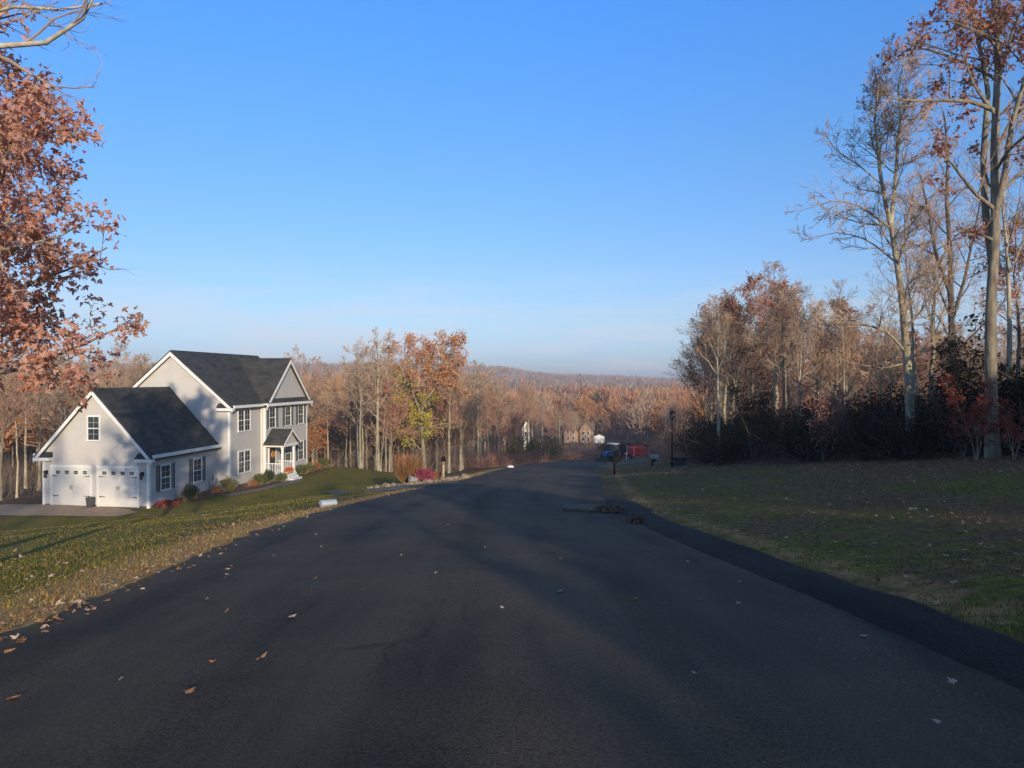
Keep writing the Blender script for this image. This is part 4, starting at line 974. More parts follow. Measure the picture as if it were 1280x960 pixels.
sp = [dict(m=12, t=(.42, .98), ang=.85, abs=3.2, lo=1., hi=.5, n=8, k=6, wander=.16, up=.04, rr=.5, rl=.02),
      dict(m=7, t=(.15, .98), ang=.7, len=.45, lo=1, hi=.5, n=6, k=4, wander=.18, up=.04, rr=.6, rmin=.008),
      dict(m=6, t=(.15, 1), ang=.65, len=.5, lo=1, hi=.6, n=5, k=3, wander=.2, up=.03, rr=.6, rmin=.005),
      dict(m=3, t=(.2, 1), ang=.6, len=.55, n=3, k=3, wander=.2, up=.02, rr=.7, rmin=.004, tip=.5)]
oak = tree_meshes('oak', build_tree(501, P0, R0, sp, 12, ex, dict(per=3, cover=.44, size=.11, lobed=True, spread=.10)), ['leaf_oak'], 'bark', 'twig')
place_tree('oak_tree', oak, base, 0, 1, 'tall oak with russet leaves and pale sunlit trunk at the right edge of the lawn', 'tree')
# right-hand bare maple, two leaders
d = 27.; bxy = ((1139 - CX) / F * d, d); base = np.array([bxy[0], bxy[1], Tz(*bxy)])
L = [(np.vstack([[0, 0, -.35], px_poly([(1138, 520), (1136, 470), (1131, 420), (1127, 370), (1121, 330), (1116, 300), (1111, 270), (1101, 235), (1097, 190), (1091, 160), (1096, 120), (1092, 85)], d, base)]), .19, .022),
     (px_poly([(1113, 280), (1117, 240, .3), (1121, 190, .5), (1125, 150, .7), (1121, 110, .9), (1130, 70, 1.)], d, base), .085, .02)]
P0, R0 = multi_trunk(L)
ex = [(px_poly([(1130, 438), (1110, 415, -.3), (1090, 408, -.6), (1060, 398, -1), (1030, 402, -1.2)], d, base), .055),
      (px_poly([(1128, 455), (1105, 460, -.4), (1085, 458, -.7), (1060, 452, -.9)], d, base), .045),
      (px_poly([(1122, 330), (1085, 300, .3), (1050, 290, .5), (1010, 298, .8)], d, base), .045),
      (px_poly([(1112, 285), (1075, 258, -.3), (1045, 250, -.5), (1005, 262, -.6)], d, base), .04),
      (px_poly([(1100, 230), (1070, 205, .3), (1045, 190, .6), (1025, 160, .8)], d, base), .035),
      (px_poly([(1117, 300), (1150, 270, .4), (1175, 230, .6)], d, base), .04)]
sp = [dict(m=24, t=(.26, .98), ang=.85, abs=3.1, lo=1., hi=.4, n=8, k=5, wander=.15, up=.05, rr=.45, rl=.015),
      dict(m=8, t=(.12, .98), ang=.65, len=.45, lo=1, hi=.5, n=6, k=4, wander=.16, up=.06, rr=.6, rmin=.008),
      dict(m=7, t=(.12, 1), ang=.6, len=.55, lo=1, hi=.6, n=5, k=3, wander=.18, up=.05, rr=.6, rmin=.009),
      dict(m=5, t=(.2, 1), ang=.55, len=.6, n=3, k=3, wander=.18, up=.05, rr=.75, rmin=.0075, tip=.6)]
maple = tree_meshes('maple', build_tree(502, P0, R0, sp, 10, ex), None, 'bark_pale', 'twig')
place_tree('bare_tree', maple, base, 0, 1, 'tall bare tree forking into two leaders, left of the russet oak', 'tree')
# darker bare tree between them
d = 31.; bxy = ((1190 - CX) / F * d, d); base = np.array([bxy[0], bxy[1], Tz(*bxy)])
L = [(np.vstack([[0, 0, -.35], px_poly([(1190, 520), (1190, 430), (1188, 370), (1187, 310), (1182, 250), (1184, 190), (1178, 140)], d, base)]), .2, .03),
     (px_poly([(1190, 400), (1205, 350, .3), (1215, 300, .5), (1225, 250, .6)], d, base), .08, .03), (px_poly([(1188, 370), (1170, 320, -.3), (1160, 270, -.5), (1150, 220, -.7)], d, base), .08, .03)]
P0, R0 = multi_trunk(L); sp2 = [dict(sp[0]), dict(sp[1]), dict(sp[2]), dict(sp[3], m=3)]
sp2[0]['m'] = 14; sp2[2]['rmin'] = .006; sp2[3]['rmin'] = .0045; sp2[2]['m'] = 5
dk = tree_meshes('dark_bare', build_tree(503, P0, R0, sp2, 10, None), None, 'bark_dark', 'twig')
place_tree('bare_tree', dk, base, 0, 1, 'dark trunked bare tree standing between the forked bare tree and the russet oak', 'tree')
# left-hand russet oak leaning in from outside the frame
bxy = (-11.8, 14.3); base = np.array([*bxy, Tz(*bxy)])
P0, R0 = trunk_line(77, 10.6, .2, (-.3, .2), .06)
sp = [dict(m=64, t=(.28, .98), ang=1.05, asd=.2, abs=4.25, lo=1., hi=.5, n=9, k=6, wander=.13, up=.035, rr=.5, rl=.016),
      dict(m=9, t=(.22, .98), ang=.75, len=.36, lo=1, hi=.5, n=6, k=4, wander=.18, up=.0, rr=.6, rmin=.008),
      dict(m=7, t=(.15, 1), ang=.7, len=.5, lo=1, hi=.7, n=5, k=3, wander=.2, up=-.02, rr=.6, rmin=.005)]
lo_ = tree_meshes('left_oak', build_tree(525, P0, R0, sp, 10, None, dict(per=8, cover=.9, size=.118, lobed=True, spread=.10)), ['leaf_russet'], 'bark', 'twig')
place_tree('oak_tree', lo_, base, 0, 1, 'russet leaved oak reaching in from the left edge before the garage', 'tree')
# bare tree whose limb hangs over the top left corner
bxy = (-8.2, 7.6); base = np.array([*bxy, Tz(*bxy)])
P0, R0 = trunk_line(78, 10, .17, (.3, .2), .05)
d = 8.2
ex = [(px_poly([(-240, 150), (-120, 90, .2), (-20, 58, .4), (40, 62, .5), (85, 45, .6), (110, 20, .7), (128, -20, .8)], d, base), .06),
      (px_poly([(-240, 120), (-60, 30, .3), (20, 10, .6), (80, 14, .8), (130, 6, 1.0)], d, base), .045)]
sp = [dict(m=9, t=(.5, .98), ang=.8, abs=2.6, lo=1., hi=.5, n=8, k=6, wander=.14, up=.05, rr=.5, rl=.02),
      dict(m=6, t=(.25, .98), ang=.6, len=.38, lo=1, hi=.5, n=6, k=4, wander=.15, up=.02, rr=.55, rmin=.006),
      dict(m=5, t=(.15, 1), ang=.6, len=.5, lo=1, hi=.6, n=5, k=3, wander=.17, up=.02, rr=.6, rmin=.004),
      dict(m=3, t=(.2, 1), ang=.5, len=.5, n=3, k=3, wander=.17, up=.0, rr=.7, rmin=.003, tip=.5)]
ob = tree_meshes('overhang', build_tree(506, P0, R0, sp, 10, ex), None, 'bark_pale', 'twig')
place_tree('bare_tree', ob, base, 0, 1, 'bare tree whose pale branches hang into the top left corner', 'tree')
# orange / yellow-green tree in front of the left woods
bx_, by_ = -9.3, 76.; base = np.array([bx_, by_, Tz(bx_, by_)])
d = by_
L = [(np.vstack([[0, 0, -.35], px_poly([(529, 560), (527, 530), (528, 500), (534, 470), (541, 445), (546, 425)], d, base)]), .24, .05),
     (px_poly([(527, 520), (516, 490, .5), (508, 460, .8), (505, 430, 1)], d, base), .12, .04), (px_poly([(528, 505), (548, 480, -.5), (562, 450, -.8), (570, 432, -1)], d, base), .12, .04)]
P0, R0 = multi_trunk(L)
sp = [dict(m=18, t=(.18, .98), ang=.9, abs=4.0, lo=1., hi=.55, n=8, k=5, wander=.15, up=.03, rr=.5, rl=.018),
      dict(m=7, t=(.2, .98), ang=.7, len=.45, n=6, k=4, wander=.17, up=.03, rr=.55, rmin=.010),
      dict(m=6, t=(.15, 1), ang=.65, len=.5, n=5, k=3, wander=.19, up=.0, rr=.6, rmin=.008)]
def ypick(C): 
    h = C[:, 2] + .9 * (vnoise(C[:, 0] * 2, C[:, 2] * 2, 1.3, 4) - .5) * 4 + .8 * C[:, 0]
    return (h < 8.6).astype(int)
def ymask(C, rng):
    return (rng.random(len(C)) < np.where(C[:, 2] < 8.4, np.where(C[:, 0] > 1.9, .10, .95), .50))
ora = tree_meshes('orange', build_tree(507, P0, R0, sp, 10, None, dict(per=9, cover=.78, size=.24, spread=.22, mask=ymask)), ['leaf_orange', 'leaf_yellow'], 'bark_pale', 'twig', ypick)
place_tree('maple_tree', ora, base, 0, 1, 'orange topped tree with yellow green lower leaves behind the roadside flower bed', 'tree')
# pale tall tree left of it
bx_, by_ = -13.0, 68.5
pale = bare_proto(601, 14.2, .22, .36, True, None, None, 'bark_pale', 'twig', 1.15)
place_tree('bare_tree', pale, on(bx_, by_), .6, .93, 'tall pale trunked bare tree between the house and the orange tree', 'tree')
place_tree('beech_sapling', SAPC, on(-18.6, 66.5), 0, (1.0, 1.0, .95), 'copper leaved young beech just beyond the far corner of the house', 'tree')

# ------------------------------------------------------------------ woods made of individual trees
def scatter(rng, n, fx, fy, mind, taken, ok):
    out = []; tries = 0
    while len(out) < n and tries < n * 60:
        tries += 1; x = fx(); y = fy()
        if not ok(x, y): continue
        if any((x - a) ** 2 + (y - b_) ** 2 < mind ** 2 for a, b_ in taken): continue
        taken.append((x, y)); out.append((x, y))
    return out
taken = [(-9.3, 76), (-13, 68.5), (-18.6, 66.5)]
rng = np.random.default_rng(21)
def uw(x, y): 
    rx, ry = x - HO[0], y - HO[1]; return rx * HU[0] + ry * HU[1], rx * HW[0] + ry * HW[1]
SKY_PX = [-400, 60, 90, 325, 345, 425, 450, 485, 560, 600, 640, 680, 828, 845, 880, 930, 1000, 1020, 1060, 1180, 1220, 1290, 1400]; SKY_ROW = [430, 440, 464, 458, 438, 438, 420, 428, 425, 440, 462, 487, 487, 440, 395, 352, 352, 396, 408, 425, 425, 415, 400]
def wood(n, xr, yr, mind, ok, protos, weights, label, group, hs=(.8, 1.1), name='bare_tree', sky=False):
    pts = scatter(rng, n, lambda: rng.uniform(*xr), lambda: rng.uniform(*yr), mind, taken, ok)
    for x, y in pts:
        p = protos[rng.choice(len(protos), p=np.array(weights) / sum(weights))]; s = rng.uniform(*hs)
        if sky:
            s = min(s, (EYE + (HY - np.interp(CX + F * x / y, SKY_PX, SKY_ROW)) / F * y - Tz(x, y)) / 12.5 * rng.uniform(.85, 1.08))
            if s < .34: continue
        place_tree(name, p, on(x, y), rng.random() * 6.28, (s * rng.uniform(.9, 1.1), s * rng.uniform(.9, 1.1), s), label, 'tree', group)
def left_free(x, y): 
    u, w = uw(x, y); return not (-9 < u < 6 and -8 < w < 23)
# left of the garage
wood(36, (-66, -31), (46, 95), 2.4, lambda x, y: left_free(x, y) and uw(x, y)[0] < -9.3 and -.85 < x / y < -.45, BARE, [2, 3, 2, 1, 3], 'bare tree in the woods left of the garage', 'bare trees left of the garage', (.85, 1.05), sky=True)
# behind the house and between house and orange tree
wood(72, (-52, -8), (65, 112), 2.2, lambda x, y: left_free(x, y) and -.62 < x / y < -.17, BARE + RUS[:1], [2, 4, 2, 2, 4, 1], 'bare tree in the woods behind and just right of the house', 'bare trees behind the house', (.84, 1.06), sky=True)
# right of the orange tree, down to the road
def near_road_left(x, y): return x < float(edgeL(y)) - 6.5
wood(66, (-22, 4), (74, 128), 2.2, lambda x, y: near_road_left(x, y) and -.20 < x / y < .035, BARE + RUS, [2, 3, 3, 2, 3, 2, 2, 2], 'leafless tree in the woods between the orange tree and the road', 'trees between the orange tree and the road', (.74, 1.0), sky=True)
for i in range(3): pass
pts = scatter(rng, 34, lambda: rng.uniform(-46, 0), lambda: rng.uniform(64, 112), 1.6, taken, lambda x, y: left_free(x, y) and near_road_left(x, y) and -.75 < x / y < -.0)
for x, y in pts: place_tree('sapling', SAP[rng.integers(3)], on(x, y), rng.random() * 6, rng.uniform(.7, 1.2), 'thin leafless sapling among the trunks of the left hand woods', 'sapling', 'saplings in the left woods')
# the valley: nearest trees as individuals
def valley_ok(x, y): return (x < float(edgeL(y)) - 5 or x > float(edgeR(y)) + 6 or y > 150) and not (8 < x < 34 and 150 < y < 212) and not (abs(x - 3.3) < 3.2 and 120 < y < 174) and -.06 < x / y < .27 and not (10 < x < 22 and y < 112)
wood(62, (-10, 66), (118, 260), 3.4, valley_ok, BARE + RUS, [2, 1, 3, 2, 2, 3, 3, 3], 'leafless autumn tree standing in the valley at the end of the road', 'autumn trees in the valley', (.72, .98), sky=True)
wood(5, (14, 30), (214, 250), 4, lambda x, y: .04 < x / y < .13, ORA, [1], 'orange leaved tree behind the far brick house', 'orange trees behind the far house', (.7, .95), 'orange_tree')
for px_, d_, s_, lb in ((746, 215, .85, 'yellow orange tree rising right of the far brick house'), (800, 235, .9, 'red orange tree rising from the valley above the red trailer'), (640, 150, .6, 'dull red tree at the left side of the valley opening')):
    place_tree('orange_tree', ORA[0] if d_ != 150 else RUS[1], on((px_ - CX) / F * d_, d_), d_, s_, lb, 'tree')
for i, (px_, d_, s_) in enumerate(((705, 170, .72), (716, 172, .75), (697, 160, .7), (690, 168, .7), (711, 158, .6), (742, 178, .55), (701, 180, .8), (719, 160, .62), (727, 164, .58), (734, 170, .6), (713, 165, .7))):
    place_tree('bare_tree', (BARE + BAREF + RUS)[(i * 3) % 10], on((px_ - CX) / F * d_, d_), i, s_, 'slim bare tree directly in front of the far brick house', 'tree', 'slim trees before the far house')
# roadside shrubs at the far left bend
willow = shrub_mesh(11, 1.6, 3.2, 2600, .16, 'leaf_olive', 'twig', 26); conif = shrub_mesh(12, 1.3, 3.0, 5000, .13, 'leaf_green', 'twig', 10); brush = shrub_mesh(13, 1.5, 2.4, 900, .14, 'leaf_dull', 'twig_red', 40); darkb = shrub_mesh(14, 1.5, 2.6, 3400, .12, 'leaf_dusk', 'twig_dark', 30)
def sh(mesh, px_, d_, sc, label, rz=0., group=None, name='bush'):
    x = (px_ - CX) / F * d_; place_shrub(name, mesh, on(x, d_), rz, sc, label, 'bush', group)
sh(willow, 648, 95, (1.2, 1.2, 1.15), 'yellow olive bush left of the green conifer at the far road bend')
sh(conif, 669, 97, (1., 1., 1.0), 'dense green conifer bush at the far left bend of the road')
sh(willow, 690, 108, (1.2, 1.2, 1.05), 'yellow olive bush right of the green conifer at the far road bend', 2.)
for i, (px_, d_) in enumerate(((604, 84), (616, 86), (627, 87), (640, 90), (655, 92), (676, 94), (596, 90), (586, 88))):
    sh(brush, px_, d_, (.9, .9, .62 + .1 * (i % 3)), 'reddish brown brush at the foot of the woods along the far left road edge', i * 1.3, 'brush along the far left road edge')
for i, (px_, d_) in enumerate(((715, 122), (724, 126), (735, 128), (745, 125), (706, 120))):
    sh(brush, px_, d_, (1.3, 1.2, .6), 'low brown brush on the slope left of the tractor', i * 1.7, 'brush left of the tractor')
for i, (px_, d_) in enumerate(((770, 140), (782, 138), (795, 136), (808, 134), (760, 146), (820, 126))):
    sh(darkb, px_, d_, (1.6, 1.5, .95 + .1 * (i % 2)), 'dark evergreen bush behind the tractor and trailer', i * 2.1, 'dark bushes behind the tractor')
for i, (px_, d_) in enumerate(((830, 96), (836, 86), (842, 80), (856, 76), (870, 72), (845, 96), (850, 90), (862, 60), (868, 54), (838, 106), (842, 100))):
    sh(willow if i % 3 == 0 else brush, px_, d_, (1.3, 1.3, 1.0 + .12 * (i % 3)), 'olive brown bush right of the red trailer', i * 1.9, 'bushes right of the trailer')

# right-hand woods
taken = [(14.9, 22), (15.2, 27), (19.2, 31)]
def rw(lo, hi): return lambda x, y: lo < x - float(woods_x(y)) < hi and x / y < 1.0
# named edge trees
for px_, d_, proto, s, rz, lb in ((885, 56, RUS[0], .78, 1., 'short russet tree at the far left end of the right hand woods'),
                                  (940, 50, RUS[2], .98, 2., 'tall russet topped tree in the middle of the right hand woods edge'),
                                  (905, 52, BARE[1], .85, .4, 'pale trunked bare tree left of the tall russet topped tree'),
                                  (985, 46, RUS[2], .86, 4., 'thinly leaved tree right of the tall russet topped tree'),
                                  (1040, 46, RUS[0], .80, 5., 'russet tree behind the left side of the forked bare tree'),
                                  (1165, 38, BAREF[2], .98, 3., 'bare tree standing close behind the forked bare tree'),
                                  (1152, 33, BAREF[1], .95, .8, 'slim pale bare tree between the forked bare tree and the dark trunked tree'),
                                  (1262, 25, BAREF[1], 1.0, 5.2, 'slim bare tree right of the russet oak trunk'),
                                  (1060, 42, BAREF[1], .8, 1.4, 'slim bare tree well left of the forked bare tree'),
                                  (1274, 30, RUS[2], .75, 1.9, 'thin leaved tree at the extreme right edge of the photo')):
    x = (px_ - CX) / F * d_; taken.append((x, d_)); place_tree('bare_tree' if proto in BARE + BAREF else 'russet_tree', proto, on(x, d_), rz, s, lb, 'tree')
wood(120, (11, 80), (26, 100), 2.2, lambda x, y: rw(1.0, 40)(x, y) and not (66.5 < y < 75), BARE + RUS, [3, 2, 4, 3, 2, 2, 1, 3], 'tree standing deeper in the shaded right hand woods', 'trees deep in the right woods', (.8, 1.05), sky=True)
taken2 = []
pts = scatter(rng, 64, lambda: rng.uniform(11, 48), lambda: rng.uniform(19, 66), 1.5, taken2, lambda x, y: rw(-.3, 16)(x, y))
for i, (x, y) in enumerate(pts):
    s = rng.uniform(.6, 1.12)
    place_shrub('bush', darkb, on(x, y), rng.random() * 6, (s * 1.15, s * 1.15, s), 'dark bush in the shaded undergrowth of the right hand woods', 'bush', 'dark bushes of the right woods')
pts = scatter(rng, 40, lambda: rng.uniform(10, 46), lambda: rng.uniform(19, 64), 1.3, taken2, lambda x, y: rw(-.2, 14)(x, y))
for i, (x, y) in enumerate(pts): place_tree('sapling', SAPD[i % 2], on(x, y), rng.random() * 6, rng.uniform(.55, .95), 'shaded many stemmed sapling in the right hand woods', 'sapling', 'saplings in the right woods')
for px_, d_, s, lb in ((1222, 21.6, .62, 'red leaved sapling at the left of the russet oak trunk'), (1268, 20.5, .42, 'small red leaved sapling right of the russet oak trunk'), (1205, 24, .45, 'small red leaved sapling further left of the russet oak')):
    place_tree('red_sapling', SAPR, on((px_ - CX) / F * d_, d_), d_, s, lb, 'sapling')

# ------------------------------------------------------------------ stuff: far woods, undergrowth, grass, leaf litter
def far_woods(name, n, y0, y1, amax, seed, nsl, rad_rule, hscale=(9, 14), ok=None, cols=None, cw=None, width=1.):
    rng = np.random.default_rng(seed)
    y = np.exp(rng.uniform(math.log(y0), math.log(y1), n)) if y1 / y0 > 2 else rng.uniform(y0, y1, n)
    if y1 > 1000: y[: n // 2] = rng.uniform(1150, y1, n // 2)
    a = rng.uniform(-amax, amax, n); x = a * y
    if ok is not None: k = ok(x, y); x, y = x[k], y[k]
    n = len(x); z = T(x, y); h = rng.uniform(*hscale, n) * (.8 + .4 * vnoise(x, y, 60, 4)); cr = h * rng.uniform(.22, .36, n)
    cols = np.array(cols); ci = rng.choice(len(cols), n, p=np.array(cw) / sum(cw)); tint = cols[ci] * rng.uniform(.75, 1.25, (n, 1))
    m = nsl
    q = nrm(rng.normal(0, 1, (n, m, 3))) * rng.random((n, m, 1)) ** .4
    C = np.stack([x, y, z + h * .62], 1)[:, None] + q * np.stack([cr, cr, h * .42], 1)[:, None]
    dirv = nrm(q * np.array([1, 1, .6]) + np.array([0, 0, .8]) + rng.normal(0, .45, q.shape))
    ln = (h[:, None] * rng.uniform(.10, .26, (n, m)))[..., None]; side = nrm(np.cross(dirv, rng.normal(0, 1, q.shape))) * ln * rng.uniform(.10, .38, (n, m, 1)) * width
    tri = np.stack([C - side, C + side, C + dirv * ln], 2).reshape(-1, 3)
    tc = np.repeat(np.repeat(tint, m, 0), 3, 0)
    # trunks: two crossed slivers each
    tw = (h * .011)[:, None]
    tb = []
    for ang in (0, 1.05, 2.1):
        s = np.stack([np.full(n, math.cos(ang)), np.full(n, math.sin(ang)), np.zeros(n)], 1) * tw
        B = np.stack([x, y, z - .3], 1); Tp = np.stack([x, y, z + h * .7], 1)
        tb.append(np.stack([B - s, B + s, Tp + s * .4], 1).reshape(-1, 3))
    tb = np.concatenate(tb); V_ = np.concatenate([tri, tb]); tc = np.concatenate([tc, np.tile([[.46, .39, .30]], (len(tb), 1))])
    me = np_mesh(name, V_, [np.arange(len(V_)).reshape(-1, 3)], [M['far']], attrs=dict(tint=tc))
    return tag(link(name, me), kind='stuff')
AUT = [(.48, .28, .165), (.54, .25, .12), (.62, .28, .09), (.40, .28, .20), (.46, .32, .21), (.045, .06, .035), (.36, .09, .06)]
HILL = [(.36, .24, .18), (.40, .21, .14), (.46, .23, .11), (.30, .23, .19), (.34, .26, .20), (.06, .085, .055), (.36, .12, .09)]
AW = [4, 4, 2.2, 3, 3, .7, .5]
def fw_ok(x, y):
    a = x / y
    front = (y < 128) & (x > edgeL(y) - 8)
    return ~front & ~((y < 330) & (np.abs(x - 20) < 13) & (y < 214)) & ~((y < 255) & (a > -.06) & (a < .27) & (y < 185)) & ~((np.abs(x - 3.3) < 3.5) & (y < 175))
o = far_woods('valley_woods', 2600, 104, 420, 1.0, 31, 300, None, (9.5, 13.5), fw_ok, AUT, AW, .24); tag(o, 'mass of brown and russet autumn trees filling the valley and the distance behind the near woods', 'woods')
o = far_woods('hill_woods', 15000, 400, 1480, 1.1, 32, 60, None, (10, 14), None, HILL, AW, .7); tag(o, 'distant low wooded hills in faded russet on the horizon', 'woods')
# woods uphill behind the viewpoint; their shade covers the road and the right-hand lawn
rng2 = np.random.default_rng(44); cs = []
for _ in range(170):
    y = rng2.uniform(-34, 18); x = rng2.uniform(9.8, 74)
    if y > -9 and x < 17 + (y + 9) * .2: continue
    cs.append((x, y, rng2.uniform(4.6, 6.6) + 1.9 * float(sstep(18, 30, x))))
Cc = []
for x, y, h in cs:
    q = nrm(rng2.normal(0, 1, (420, 3))) * rng2.random((420, 1)) ** .36
    Cc.append(q * np.array([2.3, 2.3, h * .48]) + np.array([x, y, Tz(x, y) + h * .50]))
Cc = np.concatenate(Cc); lv, lf = leaf_geo(rng2, Cc, .75)
St = np.array([(x, y, Tz(x, y) - .3) for x, y, h in cs]); Pt = grow(rng2, St, np.tile([0, 0, 1.], (len(cs), 1)), np.array([h * .95 for *_, h in cs]), 6, .04, .02)
tv, tf = tubes(Pt, np.repeat(np.linspace(.16, .04, 6)[None], len(cs), 0), 6)
o = link('uphill_woods', np_mesh('uphill_woods', np.concatenate([lv, tv]), [np.concatenate([lf, tf + len(lv)])], [M['leaf_dull'], M['bark']], np.concatenate([np.zeros(len(lf), int), np.ones(len(tf), int)])))
tag(o, 'leafy woods on the uphill right side behind the viewpoint', 'woods', kind='stuff')
for i, (x, y, p, s) in enumerate(((-1.5, -25, BARE[1], 1.05), (8.8, -20, RUS[2], .7), (-9.5, -26, BARE[0], .95), (-5, -31, BARE[3], 1.05))):
    place_tree('bare_tree', p, on(x, y), i * 1.1 + .5, s, 'leafless roadside tree uphill behind the viewpoint', 'tree', 'roadside trees behind the viewpoint')
# fine upright stems on the woodland floor
rng3 = np.random.default_rng(50)
def undergrowth(name, n, xr, yr, ok, hr, mat, label, r=.012):
    x = rng3.uniform(*xr, n * 3); y = rng3.uniform(*yr, n * 3); k = ok(x, y); x, y = x[k][:n], y[k][:n]; m = len(x)
    S = np.stack([x, y, T(x, y) - .1], 1); D = nrm(rng3.normal(0, .35, (m, 3)) + np.array([0, 0, 1.])); P = grow(rng3, S, D, rng3.uniform(*hr, m), 5, .12, .03)
    Rr = (r * rng3.uniform(.6, 1.5, m))[:, None] * np.linspace(1, .3, 5)[None]
    S2, D2, t, idx, pr = spawn(rng3, P, Rr, 4, .3, 1, .7, .2); P2 = grow(rng3, S2, D2, rng3.uniform(.2, .45, len(S2)) * hr[1] * .6, 4, .15, .03)
    v1, f1 = tubes(P, Rr, 3); v2, f2 = tubes(P2, np.repeat((pr * .7)[:, None], 4, 1) * np.linspace(1, .4, 4)[None], 3)
    o = link(name, np_mesh(name, np.concatenate([v1, v2]), [np.concatenate([f1, f2 + len(v1)])], [M[mat]])); return tag(o, label, 'undergrowth', kind='stuff')
def lwm(x, y):
    rx = x - HO[0]; ry = y - HO[1]; u = rx * HU[0] + ry * HU[1]; w = rx * HW[0] + ry * HW[1]
    return (((w > 24) & (u < 16.5)) | (u < -10.5)) & (x < edgeL(y) - 6)
undergrowth('left_undergrowth', 3600, (-75, 4), (58, 125), lwm, (.5, 4.2), 'stem', 'tangle of thin brown stems on the floor of the left hand woods', .016)
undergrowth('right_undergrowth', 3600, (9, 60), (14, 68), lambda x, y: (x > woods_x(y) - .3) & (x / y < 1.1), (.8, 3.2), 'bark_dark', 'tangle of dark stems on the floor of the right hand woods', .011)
undergrowth('slope_undergrowth', 2200, (-6, 50), (100, 180), lambda x, y: ((x < edgeL(y) - 3) | (x > edgeR(y) + 4)) & ~((x > 10) & (x < 22) & (y < 108)), (1., 3.), 'twig_red', 'brown brush on the slope beyond the end of the road', .02)
# grass
def lawn_mask(x, y):
    lit, dirt = zones(x, y); rx = x - HO[0]; ry = y - HO[1]; u = rx * HU[0] + ry * HU[1]; w = rx * HW[0] + ry * HW[1]
    house = (u > -8.5) & (u < 3.2) & (w > -.2) & (w < 20)
    drv = ((x < -22) & (x > -40) & (np.abs(y - 42.4) < 2.0)) | ((x > -19) & (x < -3) & (np.abs((y - 32.8) - (-(x + 3.6)) * 1.75) < 2.2) & (y > 31))
    return ~house & ~drv & ((x < edgeL(y) - .15) | (x > edgeR(y) + .75)), lit
def grass(name, n, mat, hr, seed, sel, label, width):
    rng = np.random.default_rng(seed); y = 3 + 50 * rng.random(n * 2) ** 1.9; a = rng.uniform(-.86, .86, n * 2); x = a * y
    ok, lit = lawn_mask(x, y); ok &= sel(x, y, rng, lit); x, y = x[ok][:n], y[ok][:n]; m = len(x)
    h = rng.uniform(*hr, m) * (.7 + .6 * vnoise(x, y, .8, 3)); w_ = width * (1 + y / 14) * rng.uniform(.6, 1.4, m); ang = rng.random(m) * 6.283
    B = np.stack([x, y, T(x, y) - .01], 1); s = np.stack([np.cos(ang), np.sin(ang), np.zeros(m)], 1) * w_[:, None]
    tip = B + np.stack([rng.normal(0, .45, m) * h, rng.normal(0, .45, m) * h, h], 1)
    V_ = np.stack([B - s, B + s, tip], 1).reshape(-1, 3)
    return tag(link(name, np_mesh(name, V_, [np.arange(len(V_)).reshape(-1, 3)], [M[mat]])), label, 'grass', kind='stuff')
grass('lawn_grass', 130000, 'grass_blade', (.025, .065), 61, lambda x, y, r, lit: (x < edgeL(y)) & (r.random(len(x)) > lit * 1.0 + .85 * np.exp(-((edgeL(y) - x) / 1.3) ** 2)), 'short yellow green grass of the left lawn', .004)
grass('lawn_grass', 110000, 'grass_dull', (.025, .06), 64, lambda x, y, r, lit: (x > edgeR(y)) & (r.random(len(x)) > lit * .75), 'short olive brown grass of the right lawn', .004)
grass('dry_grass', 80000, 'grass_dry', (.025, .07), 62, lambda x, y, r, lit: r.random(len(x)) < np.maximum(np.exp(-((edgeL(y) - x) / 1.4) ** 2) * (x < edgeL(y)), .30 * np.exp(-((x - edgeR(y) - 1.05) / .22) ** 2) * (vnoise(x, y, .7, 8) > .45)) + .012, 'dry straw coloured grass fringe along the road edges', .005)
def litter(name, n, size, seed, dens, mat, label, ymax=60):
    rng = np.random.default_rng(seed); y = 3 + (ymax - 3) * rng.random(n) ** 1.6; x = rng.uniform(-.95, 1.0, n) * y
    off_road = (x < edgeL(y) + .35) | (x > edgeR(y) + .8); u, w = uw(x, y)
    k = off_road & (rng.random(n) < dens(x, y)) & ~((u > -8) & (u < 2) & (w > -.1) & (w < 20)); x, y = x[k], y[k]
    C = np.stack([x, y, np.where(x > edgeL(y) - .3, np.maximum(T(x, y) + .03, np.where(x < edgeR(y), R(y) + .035, -99)), T(x, y) + .035)], 1); lv, lf = leaf_geo(rng, C, size, True, .85)
    return tag(link(name, np_mesh(name, lv, [lf], [M[mat]])), label, 'leaf litter', kind='stuff')
litter('lawn_leaves', 60000, .06, 71, lambda x, y: np.clip(.035 + .05 * (vnoise(x, y, 3, 8) > .55) + .5 * zones(x, y)[0] ** 2 + .25 * np.exp(-((edgeL(y) - x - .2) / .3) ** 2) * (vnoise(x, y, 1.2, 2) > .5) + .6 * (x > woods_x(y) - 4 - 3 * vnoise(x, y, 4, 13)), 0, 1), 'leaf_litter', 'scatter of dry brown fallen leaves over both lawns and the woodland edge')
